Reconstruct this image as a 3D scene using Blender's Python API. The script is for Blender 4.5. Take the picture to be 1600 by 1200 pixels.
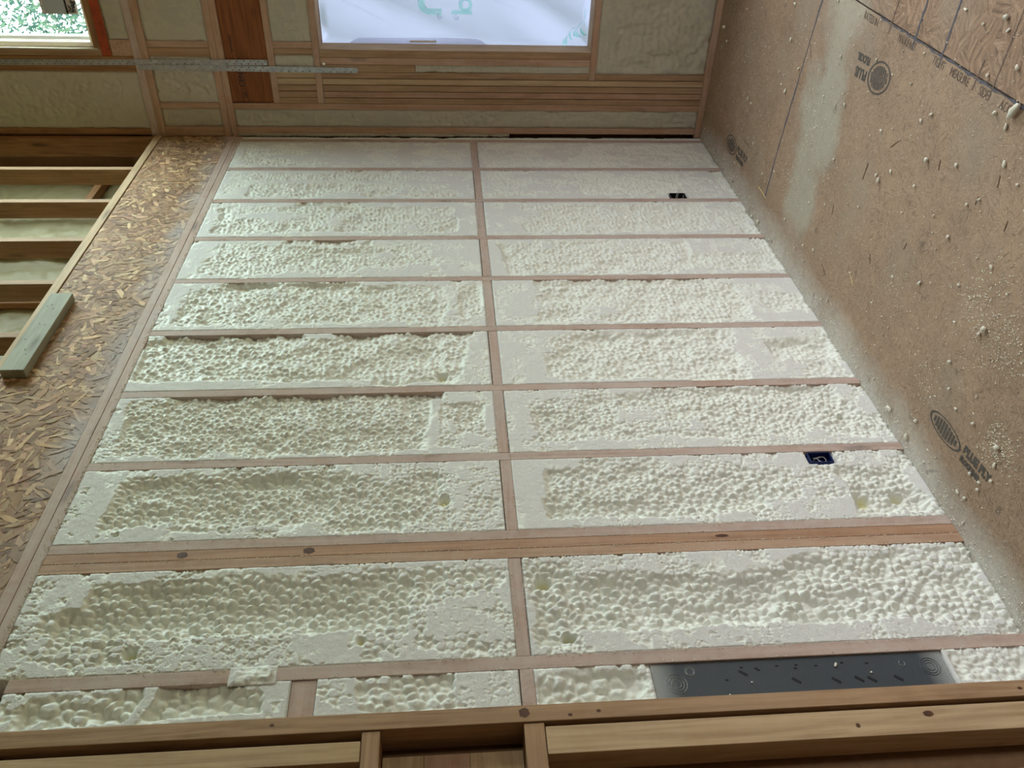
import bpy, bmesh, math, random
import numpy as np
from mathutils import Vector, Matrix

for o in list(bpy.data.objects):
    bpy.data.objects.remove(o)
SC = bpy.context.scene
COL = SC.collection
random.seed(7)

# ------------------------------------------------------------------ camera (phone held on its side)
CAM = (-5.0182, -1.9874, 1.6469)
YAW, PIT, ROL, FPX = 0.6672, -0.0796, -0.0201, 1294.78
fwd = Vector((math.cos(YAW)*math.cos(PIT), math.sin(YAW)*math.cos(PIT), math.sin(PIT)))
rgt = Vector((math.sin(YAW), -math.cos(YAW), 0))
upv = rgt.cross(fwd)
R_ = rgt*math.cos(ROL)+upv*math.sin(ROL)
U_ = -rgt*math.sin(ROL)+upv*math.cos(ROL)
cd = bpy.data.cameras.new('camera')
cam = bpy.data.objects.new('camera', cd)
COL.objects.link(cam)
m = Matrix.Identity(4)
for i in range(3):
    m[i][0] = -U_[i]; m[i][1] = R_[i]; m[i][2] = -fwd[i]; m[i][3] = CAM[i]
cam.matrix_world = m
cd.sensor_width = 36.0
cd.lens = 36.0*FPX/1600.0
cd.clip_start = 0.02
SC.camera = cam

# ------------------------------------------------------------------ colour management, sky, daylight
SC.view_settings.view_transform = 'Standard'
SC.view_settings.look = 'None'
SC.view_settings.gamma = 1.0
SC.view_settings.use_curve_mapping = False
SC.view_settings.exposure = 0.27

W = bpy.data.worlds.new('overcast_sky')
SC.world = W
W.use_nodes = True
wn = W.node_tree.nodes; wl = W.node_tree.links
wn.clear()
wo = wn.new('ShaderNodeOutputWorld'); wb = wn.new('ShaderNodeBackground')
wc = wn.new('ShaderNodeTexCoord'); wz = wn.new('ShaderNodeSeparateXYZ'); wr = wn.new('ShaderNodeValToRGB')
wl.new(wc.outputs['Generated'], wz.inputs[0]); wl.new(wz.outputs['Z'], wr.inputs[0])
wr.color_ramp.elements[0].position = 0.0; wr.color_ramp.elements[0].color = (0.35, 0.40, 0.34, 1)
wr.color_ramp.elements[1].position = 0.22; wr.color_ramp.elements[1].color = (0.93, 0.97, 1.0, 1)
wl.new(wr.outputs[0], wb.inputs[0]); wb.inputs[1].default_value = 21.0
wl.new(wb.outputs[0], wo.inputs[0])

def portal(name, loc, direction, sx, sy):
    ld = bpy.data.lights.new(name, 'AREA')
    ld.shape = 'RECTANGLE'; ld.size = sx; ld.size_y = sy
    ld.cycles.is_portal = True
    o = bpy.data.objects.new(name, ld); COL.objects.link(o)
    o.location = loc
    o.rotation_euler = Vector(direction).to_track_quat('-Z', 'Y').to_euler()
    return o
# openings of the room that let daylight in  (y0,y1,z0,z1) in the end wall
WIN1 = (-2.35, -0.515, 0.752, 2.333)
WIN2 = (-2.35, -0.545, 3.60, 5.15)
WIN3 = (-4.0, -2.75, 0.30, 2.6)
FILLW = (-4.2, -3.2, 1.2, 2.4)          # opening added in the unseen wall opposite for soft frontal fill (x,z)
for nm, w in (('daylight_wrapped_window', WIN1), ('daylight_upper_window', WIN2), ('daylight_far_window', WIN3)):
    portal(nm, (0.16, (w[0]+w[1])/2, (w[2]+w[3])/2), (-1, 0, 0), w[3]-w[2] if False else abs(w[1]-w[0]), w[3]-w[2])
portal('fill_side_opening', ((FILLW[0]+FILLW[1])/2, -6.02, (FILLW[2]+FILLW[3])/2), (0, 1, 0), FILLW[1]-FILLW[0], FILLW[3]-FILLW[2])

# ------------------------------------------------------------------ materials
def lin(r, g, b):
    f = lambda c: (c/255.0/12.92) if c/255.0 <= 0.04045 else ((c/255.0+0.055)/1.055)**2.4
    return (f(r), f(g), f(b), 1.0)

class NT:
    def __init__(s, name):
        s.m = bpy.data.materials.new(name); s.m.use_nodes = True
        s.n = s.m.node_tree.nodes; s.l = s.m.node_tree.links
        s.n.clear()
        s.out = s.n.new('ShaderNodeOutputMaterial'); s.b = s.n.new('ShaderNodeBsdfPrincipled')
        s.l.new(s.b.outputs[0], s.out.inputs[0])
    def node(s, t, **kw):
        x = s.n.new(t)
        for k, v in kw.items():
            if k in ('operation', 'blend_type', 'data_type', 'feature', 'distance', 'rotation_type', 'attribute_name', 'noise_dimensions', 'wave_type', 'bands_direction', 'invert', 'clamp'):
                setattr(x, k, v)
        return x
    def sock(s, dst, v):
        if v is None: return
        if hasattr(v, 'is_output') or isinstance(v, bpy.types.NodeSocket): s.l.new(v, dst)
        else: dst.default_value = v
    def coord(s, scale=(1, 1, 1), rand=True):
        tc = s.node('ShaderNodeTexCoord'); mp = s.node('ShaderNodeMapping')
        s.l.new(tc.outputs['Object'], mp.inputs[0]); mp.inputs['Scale'].default_value = scale
        if rand:
            oi = s.node('ShaderNodeObjectInfo'); mu = s.math('MULTIPLY', oi.outputs['Random'], 37.0)
            cx = s.node('ShaderNodeCombineXYZ')
            for i in range(3): s.l.new(mu, cx.inputs[i])
            s.l.new(cx.outputs[0], mp.inputs['Location'])
        return mp.outputs[0]
    def noise(s, vec, scale=5, detail=4, rough=.55, dist=0):
        x = s.node('ShaderNodeTexNoise'); s.l.new(vec, x.inputs['Vector'])
        x.inputs['Scale'].default_value = scale; x.inputs['Detail'].default_value = detail
        x.inputs['Roughness'].default_value = rough; x.inputs['Distortion'].default_value = dist
        return x.outputs['Fac']
    def ramp(s, fac, stops):
        x = s.node('ShaderNodeValToRGB'); s.l.new(fac, x.inputs[0])
        e = x.color_ramp.elements
        while len(e) < len(stops): e.new(.5)
        for i, (p, c) in enumerate(stops):
            e[i].position = p; e[i].color = c if not isinstance(c, (int, float)) else (c, c, c, 1)
        return x.outputs[0]
    def mix(s, fac, a, b, bt='MIX'):
        x = s.n.new('ShaderNodeMix'); x.data_type = 'RGBA'; x.blend_type = bt
        s.sock(x.inputs[0], fac); s.sock(x.inputs[6], a); s.sock(x.inputs[7], b)
        return x.outputs[2]
    def math(s, op, a, b=None, c=None, clamp=False):
        x = s.n.new('ShaderNodeMath'); x.operation = op; x.use_clamp = clamp
        s.sock(x.inputs[0], a)
        if b is not None: s.sock(x.inputs[1], b)
        if c is not None: s.sock(x.inputs[2], c)
        return x.outputs[0]
    def bump(s, h, strength=.3, dist=.01):
        x = s.node('ShaderNodeBump'); s.l.new(h, x.inputs['Height'])
        x.inputs['Strength'].default_value = strength; x.inputs['Distance'].default_value = dist
        s.l.new(x.outputs[0], s.b.inputs['Normal'])
    def fin(s, col, rough=.6, spec=.3):
        s.sock(s.b.inputs['Base Color'], col); s.sock(s.b.inputs['Roughness'], rough)
        s.b.inputs['Specular IOR Level'].default_value = spec
        return s.m

MATS = {}
def wood(kind, axis):
    """lumber; axis = direction of the grain"""
    key = (kind, axis)
    if key in MATS: return MATS[key]
    base, dark, dustc, dust = {
        'dusty': ((188, 156, 138), (160, 126, 108), (200, 188, 182), .62),
        'dusty_end': ((186, 146, 116), (150, 110, 82), (196, 176, 160), .45),
        'pine': ((172, 136, 102), (138, 104, 72), (205, 190, 170), .14),
        'bright': ((190, 160, 122), (160, 128, 92), (214, 200, 182), .15),
        'red': ((178, 138, 106), (146, 104, 76), (205, 180, 165), .30),
        'brown': ((158, 112, 70), (120, 78, 44), (190, 170, 150), .10),
        'treated': ((158, 156, 134), (132, 130, 110), (170, 172, 155), .30),
        'lvl': ((140, 82, 42), (104, 58, 28), (170, 130, 100), .08),
    }[kind]
    t = NT('wood_%s_%s' % (kind, axis))
    sc = [75.0, 75.0, 75.0]; sc['xyz'.index(axis)] = 2.4
    v = t.coord(tuple(sc)); 
    n1 = t.noise(v, 1.0, 6, .6, .6)
    sc2 = [9.0, 9.0, 9.0]; sc2['xyz'.index(axis)] = .9
    v2 = t.coord(tuple(sc2))
    n2 = t.noise(v2, 1.0, 3, .5, 1.2)
    w = t.math('SINE', t.math('MULTIPLY', n2, 34.0))
    g = t.math('ADD', t.math('MULTIPLY', n1, .85), t.math('MULTIPLY', t.math('ADD', w, 1.0), .07))
    col = t.ramp(g, [(.30, lin(*dark)), (.62, lin(*base))])
    # knots
    sk = [26.0, 26.0, 26.0]; sk['xyz'.index(axis)] = 6.0
    vk = t.coord(tuple(sk))
    vo = t.node('ShaderNodeTexVoronoi'); t.l.new(vk, vo.inputs['Vector']); vo.inputs['Scale'].default_value = .42
    sepc = t.node('ShaderNodeSeparateColor'); t.l.new(vo.outputs['Color'], sepc.inputs[0])
    sel = t.math('GREATER_THAN', sepc.outputs[0], .30)
    kn = t.math('MULTIPLY', t.math('SUBTRACT', 1.0, t.math('MULTIPLY', t.math('SUBTRACT', vo.outputs['Distance'], .05), 7.0, clamp=True), clamp=True), sel, clamp=True)
    col = t.mix(t.math('MULTIPLY', kn, .8), col, lin(66, 36, 20))
    # spray dust lying on the wood
    vd = t.coord((1, 1, 1))
    d = t.noise(vd, 26, 6, .72)
    d2 = t.noise(vd, 4, 2, .5)
    dm = t.math('MULTIPLY', t.ramp(t.math('ADD', t.math('MULTIPLY', d, .6), t.math('MULTIPLY', d2, .5)), [(.40, 0.25), (.66, 1.0)]), dust)
    col = t.mix(dm, col, lin(*dustc))
    t.bump(t.math('ADD', g, t.math('MULTIPLY', t.noise(vd, 180, 3, .6), .8 if dust > .3 else .2)), .35, .0015)
    MATS[key] = t.fin(col, .68, .25)
    return MATS[key]

def foam_mat(name, skin, cutc, deep, grain=1.0):
    t = NT(name)
    a = t.node('ShaderNodeAttribute'); a.attribute_name = 'cut'
    p = t.node('ShaderNodeAttribute'); p.attribute_name = 'pit'
    v = t.coord((1, 1, 1))
    n = t.noise(v, 7, 4, .6)
    fine = t.noise(v, 240, 4, .7)
    c0 = t.mix(t.math('MULTIPLY', n, .8), lin(*skin), lin(*deep))
    c1 = t.mix(t.ramp(fine, [(.3, 0), (.7, 1)]), lin(*[int(x*.94) for x in cutc]), lin(*cutc))
    col = t.mix(a.outputs['Fac'], c0, c1)
    col = t.mix(p.outputs['Fac'], col, lin(214, 206, 132))
    med = t.noise(v, 90, 4, .6)
    h = t.math('ADD', t.math('MULTIPLY', fine, t.math('MULTIPLY_ADD', a.outputs['Fac'], 1.0, .12)), t.math('MULTIPLY', med, .7))
    t.bump(h, .55*grain, .003)
    ro = t.math('MULTIPLY_ADD', a.outputs['Fac'], .32, .5)
    return t.fin(col, ro, .35)
FOAM = foam_mat('spray_foam_skin', (236, 236, 230), (229, 227, 223), (230, 231, 217))
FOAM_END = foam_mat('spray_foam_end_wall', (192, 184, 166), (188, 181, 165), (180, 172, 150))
FOAM_BACK = foam_mat('shade_toned_foam', (164, 152, 118), (158, 148, 118), (150, 140, 104))  # darker tan base puts the shade behind the open studs into the colour
CRUMB = foam_mat('foam_crumb_material', (238, 232, 216), (238, 232, 216), (226, 220, 200))

def simple(name, rgb, rough=.6, metal=0.0, spec=.4, var=0.0, bump=0.0):
    t = NT(name)
    v = t.coord((1, 1, 1))
    n = t.noise(v, 30, 5, .6)
    c = t.mix(n, lin(*[max(0, int(x*(1-var))) for x in rgb]), lin(*[min(255, int(x*(1+var))) for x in rgb]))
    t.b.inputs['Metallic'].default_value = metal
    if bump: t.bump(n, bump, .002)
    return t.fin(c, rough, spec)
INK = simple('stamp_ink', (84, 78, 72), .8, var=.18)
INKF = simple('faded_print_ink', (112, 94, 82), .85, var=.2)
CHALK = simple('blue_chalk', (92, 90, 98), .9, var=.15)
GAP = simple('dark_joint', (52, 38, 28), .9, var=.2)
BLACK = simple('black_plastic', (30, 32, 38), .45, var=.2)
NAVY = simple('navy_blue_plastic', (22, 40, 92), .4, var=.15)
WIRE = simple('bare_and_white_wire', (206, 200, 190), .4, var=.1)
VINYL = simple('white_vinyl', (246, 244, 238), .35, var=.04)
STEEL = simple('galvanised_steel', (150, 150, 148), .45, metal=.85, var=.25, bump=.3)
NAILM = simple('nail_head', (60, 56, 52), .5, metal=.5, var=.1)
TAPE = simple('orange_flashing_tape', (148, 64, 34), .7, var=.4, bump=.3)
SHEATH = simple('sheathing_board', (150, 116, 84), .85, var=.15)
WALLP = simple('unfinished_far_wall', (150, 128, 100), .9, var=.08)
TEXTK = simple('black_label_print', (30, 28, 28), .5)
SPLINT = simple('dark_splinter_wood', (96, 70, 52), .8, var=.25)
STRAW = simple('pale_splinter_wood', (226, 200, 150), .7, var=.1)

def panel_mat():
    t = NT('dark_grey_painted_steel')
    v = t.coord((1, 1, 1))
    n = t.noise(v, 9, 4, .6); s = t.noise(v, 800, 2, .5)
    col = t.mix(n, lin(58, 64, 70), lin(70, 76, 82))
    # white overspray near the two ends
    tc = t.node('ShaderNodeTexCoord'); sp = t.node('ShaderNodeSeparateXYZ'); t.l.new(tc.outputs['Object'], sp.inputs[0])
    e = t.math('ABSOLUTE', sp.outputs['Z'])
    e = t.math('MULTIPLY', t.math('SUBTRACT', e, .345), 16.0, clamp=True)
    e = t.math('MULTIPLY', e, t.ramp(s, [(.42, 0), (.6, 1)]))
    sp2 = t.ramp(s, [(.66, 0), (.72, .5)])
    col = t.mix(t.math('ADD', e, sp2, clamp=True), col, lin(206, 208, 204))
    t.bump(s, .15, .001)
    return t.fin(col, .5, .4)
PANEL = panel_mat()

def strand_nodes(t, vec, cellscale, along, across):
    """streaky wood strands whose direction changes from patch to patch"""
    vo = t.node('ShaderNodeTexVoronoi'); t.l.new(vec, vo.inputs['Vector']); vo.inputs['Scale'].default_value = cellscale
    sc = t.node('ShaderNodeSeparateColor'); t.l.new(vo.outputs['Color'], sc.inputs[0])
    ang = t.math('MULTIPLY', sc.outputs[0], 6.283)
    vr = t.node('ShaderNodeVectorRotate'); vr.rotation_type = 'Z_AXIS'
    t.l.new(vec, vr.inputs['Vector']); t.l.new(ang, vr.inputs['Angle'])
    mp = t.node('ShaderNodeMapping'); t.l.new(vr.outputs[0], mp.inputs[0]); mp.inputs['Scale'].default_value = (along, across, 1)
    return t.noise(mp.outputs[0], 1.0, 4, .65), sc.outputs[1]

def floor_mat():
    t = NT('weathered_subfloor')
    v = t.coord((1, 1, 1), rand=False)
    sp = t.node('ShaderNodeSeparateXYZ'); t.l.new(v, sp.inputs[0])
    X, Y = sp.outputs['X'], sp.outputs['Y']
    s1, r1 = strand_nodes(t, v, 55, 30, 260)
    s2, r2 = strand_nodes(t, v, 24, 16, 120)
    big = t.noise(v, 1.6, 4, .6); mid = t.noise(v, 9, 5, .65); fine = t.noise(v, 140, 4, .7)
    base = t.ramp(t.math('ADD', t.math('MULTIPLY', big, .6), t.math('MULTIPLY', mid, .4)),
                  [(.36, lin(126, 104, 86)), (.5, lin(150, 124, 102)), (.64, lin(170, 140, 114))])
    base = t.mix(t.ramp(s1, [(.40, .0), (.62, .60)]), base, lin(196, 170, 144))
    base = t.mix(t.ramp(s2, [(.34, .55), (.48, 0)]), base, lin(100, 80, 64))
    # coarser, redder, rougher sheet beyond the long joint
    far = t.math('MULTIPLY', t.math('SUBTRACT', -1.205, Y), 200.0, clamp=True)
    s3, r3 = strand_nodes(t, v, 16, 9, 70)
    coarse = t.ramp(s3, [(.32, lin(92, 70, 56)), (.5, lin(150, 120, 98)), (.68, lin(186, 154, 128))])
    base = t.mix(t.math('MULTIPLY', far, .75), base, coarse)
    # pale grey green dust: trodden patch, and overspray along the wall foot and end wall
    wob = t.math('MULTIPLY', t.math('SUBTRACT', t.noise(v, 3.5, 4, .6), .5), .5)
    dust_n = t.noise(v, 30, 5, .75)
    cx = t.math('MULTIPLY_ADD', Y, .33, -1.28)      # patch axis leans a little
    cx = t.math('SUBTRACT', t.math('MULTIPLY', Y, -.05), 1.62)
    dx = t.math('ABSOLUTE', t.math('SUBTRACT', t.math('ADD', X, wob), cx))
    pm = t.math('SUBTRACT', 1.0, t.math('MULTIPLY', t.math('SUBTRACT', dx, .10), 9.0, clamp=True), clamp=True)
    ylim = t.math('MULTIPLY', t.math('ADD', Y, 1.30), 8.0, clamp=True)
    ylim2 = t.math('MULTIPLY', t.math('SUBTRACT', -.14, Y), 8.0, clamp=True)
    pm = t.math('MULTIPLY', t.math('MULTIPLY', pm, ylim), ylim2)
    pm = t.math('MULTIPLY', pm, t.ramp(dust_n, [(.3, .55), (.6, 1)]))
    base = t.mix(t.math('MULTIPLY', pm, .72), base, lin(184, 182, 168))
    wall = t.math('SUBTRACT', 1.0, t.math('MULTIPLY', t.math('ADD', t.math('MULTIPLY', Y, -1.0), t.math('MULTIPLY', wob, .35)), 6.2, clamp=True), clamp=True)
    wall = t.math('MULTIPLY', wall, t.ramp(dust_n, [(.28, .5), (.6, 1)]))
    base = t.mix(t.math('MULTIPLY', wall, .92), base, lin(204, 200, 192))
    gr = t.ramp(t.noise(v, 2.3, 3, .55), [(.50, 0), (.66, .45)])
    base = t.mix(gr, base, lin(160, 146, 130))
    # dark scuffs
    sc = t.coord((1, 1, 1), rand=False)
    scf = t.ramp(t.noise(sc, 11, 3, .5, .4), [(.27, .5), (.33, 0)])
    base = t.mix(scf, base, lin(92, 80, 74))
    # fine pale specks
    spk = t.ramp(t.noise(v, 330, 2, .5), [(.66, 0), (.73, .7)])
    base = t.mix(spk, base, lin(222, 208, 188))
    h = t.math('ADD', t.math('MULTIPLY', s1, .5), t.math('ADD', t.math('MULTIPLY', fine, .6), t.math('MULTIPLY', t.math('MULTIPLY', far, s3), 1.4)))
    t.bump(h, .6, .002)
    return t.fin(base, .78, .25)
FLOORM = floor_mat()

def osb_mat():
    t = NT('oriented_strand_board')
    a = t.node('ShaderNodeAttribute'); a.attribute_name = 'tint'
    v = t.coord((1, 1, 1), rand=False)
    tc = t.node('ShaderNodeTexCoord'); sp = t.node('ShaderNodeSeparateXYZ'); t.l.new(tc.outputs['Object'], sp.inputs[0])
    n = t.noise(v, 60, 5, .7)
    col = t.mix(.16, a.outputs['Color'], t.ramp(n, [(.3, lin(120, 86, 58)), (.7, lin(206, 172, 134))]))
    # overspray haze beside the top plate, dark stains beyond it
    z = sp.outputs['Z']
    wob = t.math('MULTIPLY', t.math('SUBTRACT', t.noise(v, 5, 4, .6), .5), .22)
    k = t.math('MULTIPLY', t.math('SUBTRACT', 3.035, t.math('ADD', z, wob)), 9.0, clamp=True)
    k = t.math('MULTIPLY', k, t.ramp(t.noise(v, 3, 2, .5), [(.38, .25), (.62, 1)]))
    col = t.mix(t.math('MULTIPLY', k, .75), col, lin(184, 176, 176))
    st = t.ramp(t.noise(v, 3.1, 5, .7, .5), [(.60, 0), (.72, .5)])
    col = t.mix(st, col, lin(92, 66, 54))
    t.bump(n, .5, .0015)
    return t.fin(col, .7, .3)
OSB = osb_mat()

def wrap_mat():
    m_ = bpy.data.materials.new('white_house_wrap'); m_.use_nodes = True
    n = m_.node_tree.nodes; l = m_.node_tree.links; n.clear()
    out = n.new('ShaderNodeOutputMaterial'); mx = n.new('ShaderNodeMixShader'); tr = n.new('ShaderNodeBsdfTranslucent'); df = n.new('ShaderNodeBsdfDiffuse')
    tr.inputs[0].default_value = (.054, .061, .088, 1); df.inputs[0].default_value = (.8, .82, .86, 1)
    mx.inputs[0].default_value = .22
    l.new(tr.outputs[0], mx.inputs[1]); l.new(df.outputs[0], mx.inputs[2]); l.new(mx.outputs[0], out.inputs[0])
    return m_
WRAP = wrap_mat()
def transl(name, c, fac=.2, d=(.5, .6, .5, 1)):
    m_ = bpy.data.materials.new(name); m_.use_nodes = True
    n = m_.node_tree.nodes; l = m_.node_tree.links; n.clear()
    out = n.new('ShaderNodeOutputMaterial'); mx = n.new('ShaderNodeMixShader'); tr = n.new('ShaderNodeBsdfTranslucent'); df = n.new('ShaderNodeBsdfDiffuse')
    tr.inputs[0].default_value = c; df.inputs[0].default_value = d; mx.inputs[0].default_value = fac
    l.new(tr.outputs[0], mx.inputs[1]); l.new(df.outputs[0], mx.inputs[2]); l.new(mx.outputs[0], out.inputs[0])
    return m_
GREENINK = transl('green_wrap_print', (.66, .96, .86, 1), .05)
GREYINK = transl('grey_wrap_print', (.6, .66, .8, 1), .1)
STICK = transl('window_label_paper', (.034, .034, .034, 1), .5, (.8, .79, .78, 1))
STICKG = transl('window_label_beige', (.9, .84, .78, 1), .3, (.7, .62, .54, 1))
LEAF = transl('tree_leaf', (.024, .046, .040, 1), .5, (.04, .07, .06, 1))
LEAF2 = transl('pale_tree_leaf', (.06, .088, .064, 1), .5, (.08, .12, .08, 1))
def glass_mat():
    m_ = bpy.data.materials.new('window_glass'); m_.use_nodes = True
    n = m_.node_tree.nodes; l = m_.node_tree.links; n.clear()
    out = n.new('ShaderNodeOutputMaterial'); mx = n.new('ShaderNodeMixShader'); tr = n.new('ShaderNodeBsdfTransparent'); gl = n.new('ShaderNodeBsdfGlossy')
    tr.inputs[0].default_value = (.86, .95, .93, 1); gl.inputs['Roughness'].default_value = .02; mx.inputs[0].default_value = .05
    l.new(tr.outputs[0], mx.inputs[1]); l.new(gl.outputs[0], mx.inputs[2]); l.new(mx.outputs[0], out.inputs[0])
    return m_
GLASS = glass_mat()

# ------------------------------------------------------------------ helpers
LABELS = {}
def tag(o, label=None, cat=None, group=None, kind=None):
    if label: o['label'] = label
    if cat: o['category'] = cat
    if group: o['group'] = group
    if kind: o['kind'] = kind
    return o
def obj(name, me, mat, parent=None, loc=None):
    o = bpy.data.objects.new(name, me); COL.objects.link(o)
    if mat is not None and not me.materials:
        for mm in (mat if isinstance(mat, (list, tuple)) else [mat]): me.materials.append(mm)
    if loc is not None: o.location = loc
    if parent is not None:
        o.parent = parent
        o.matrix_parent_inverse = Matrix.Translation(-Vector(parent.location)) if parent.rotation_euler.x == 0 and parent.rotation_euler.z == 0 else Matrix.Identity(4)
    return o
def frombm(name, bm, mat, parent=None, loc=None, smooth=False):
    me = bpy.data.meshes.new(name); bm.to_mesh(me); bm.free()
    if smooth:
        me.polygons.foreach_set('use_smooth', [True]*len(me.polygons))
    return obj(name, me, mat, parent, loc)
def boxbm(sx, sy, sz, bev=.002):
    bm = bmesh.new(); bmesh.ops.create_cube(bm, size=1)
    bmesh.ops.scale(bm, vec=(sx, sy, sz), verts=bm.verts)
    if bev: bmesh.ops.bevel(bm, geom=bm.edges[:], offset=min(bev, .3*min(sx, sy, sz)), segments=2, affect='EDGES', profile=.6)
    return bm
def box(name, x0, x1, y0, y1, z0, z1, mat, parent=None, bev=.002):
    x0, x1 = min(x0, x1), max(x0, x1); y0, y1 = min(y0, y1), max(y0, y1); z0, z1 = min(z0, z1), max(z0, z1)
    return frombm(name, boxbm(x1-x0, y1-y0, z1-z0, bev), mat, parent, ((x0+x1)/2, (y0+y1)/2, (z0+z1)/2))
def lumber(name, label, cat, x0, x1, y0, y1, z0, z1, kind, group=None):
    d = [abs(x1-x0), abs(y1-y0), abs(z1-z0)]; ax = 'xyz'[d.index(max(d))]
    o = box(name, x0, x1, y0, y1, z0, z1, wood(kind, ax))
    return tag(o, label, cat, group)
def tube(name, pts, r, mat, parent=None, seg=8):
    bm = bmesh.new(); rings = []
    pts = [Vector(p) for p in pts]
    for i, p in enumerate(pts):
        d = (pts[min(i+1, len(pts)-1)]-pts[max(i-1, 0)]).normalized()
        a = d.orthogonal().normalized(); b = d.cross(a)
        rings.append([bm.verts.new(p+(a*math.cos(t*2*math.pi/seg)+b*math.sin(t*2*math.pi/seg))*r) for t in range(seg)])
    for i in range(len(rings)-1):
        # match ring phase
        A, B = rings[i], rings[i+1]
        k = min(range(seg), key=lambda s: (A[0].co-B[s].co).length)
        B2 = B[k:]+B[:k]; rings[i+1] = B2
        for t in range(seg): bm.faces.new((A[t], A[(t+1) % seg], B2[(t+1) % seg], B2[t]))
    bm.faces.new(rings[0]); bm.faces.new(rings[-1][::-1])
    bmesh.ops.recalc_face_normals(bm, faces=bm.faces)
    return frombm(name, bm, mat, parent, smooth=True)

# ---- numpy noise
def vnoise(A, B, scale, seed):
    rs = np.random.RandomState(seed)
    T = rs.rand(256, 256)
    a = A*scale+1000; b = B*scale+1000
    i = np.floor(a).astype(int); j = np.floor(b).astype(int)
    fa = a-i; fb = b-j
    fa = fa*fa*(3-2*fa); fb = fb*fb*(3-2*fb)
    g = lambda p, q: T[p % 256, q % 256]
    return (g(i, j)*(1-fa)+g(i+1, j)*fa)*(1-fb)+(g(i, j+1)*(1-fa)+g(i+1, j+1)*fa)*fb-.5
def fbm(A, B, scale, seed, oct=4, gain=.5):
    s = 0; amp = 1; tot = 0
    for k in range(oct):
        s = s+amp*vnoise(A, B, scale*2**k, seed+k*13); tot += amp; amp *= gain
    return s/tot*1.6
def domes(A, B, cell, seed, var=.5):
    """pebbly popcorn relief: rounded lumps parted by creases, about 0..1.2"""
    rs = np.random.RandomState(seed)
    J1 = rs.rand(128, 128); J2 = rs.rand(128, 128); HR = rs.rand(128, 128)
    a = A/cell; b = B/cell
    i0 = np.floor(a).astype(int); j0 = np.floor(b).astype(int)
    f1 = np.full(A.shape, 9.0); f2 = np.full(A.shape, 9.0); hh = np.zeros(A.shape)
    for di in (-1, 0, 1):
        for dj in (-1, 0, 1):
            i = i0+di; j = j0+dj; ii = i % 128; jj = j % 128
            w = .55*(HR[ii, jj]-.5)
            d = np.hypot(a-(i+.1+.8*J1[ii, jj]), b-(j+.1+.8*J2[ii, jj]))-w*.45
            c = d < f1
            f2 = np.where(c, f1, np.minimum(f2, d)); f1 = np.where(c, d, f1); hh = np.where(c, HR[ii, jj], hh)
    g = np.clip((f2-f1)*1.25, 0, 1)
    return np.sqrt(1-(1-g)**2)*.75+var*(hh-.35)*np.clip(g*3, 0, 1)+.28*np.clip(1-f1*1.1, 0, 1)
sm = lambda x: (lambda t: t*t*(3-2*t))(np.clip(x, 0, 1))

def grid_mesh(name, P, cut=None, pit=None):
    """P: (na, nb, 3) front surface"""
    na, nb = P.shape[:2]
    me = bpy.data.meshes.new(name)
    idx = np.arange(na*nb).reshape(na, nb)
    q = np.stack([idx[:-1, :-1], idx[:-1, 1:], idx[1:, 1:], idx[1:, :-1]], -1).reshape(-1, 4)
    me.vertices.add(na*nb); me.vertices.foreach_set('co', P.reshape(-1).astype(np.float32))
    me.loops.add(q.size); me.loops.foreach_set('vertex_index', q.reshape(-1).astype(np.int32))
    me.polygons.add(len(q)); me.polygons.foreach_set('loop_start', (np.arange(len(q))*4).astype(np.int32))
    me.polygons.foreach_set('use_smooth', np.ones(len(q), bool))
    me.update(calc_edges=True)
    for nm, arr in (('cut', cut), ('pit', pit)):
        if arr is not None:
            at = me.attributes.new(nm, 'FLOAT', 'POINT'); at.data.foreach_set('value', arr.reshape(-1).astype(np.float32))
    return me

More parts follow.
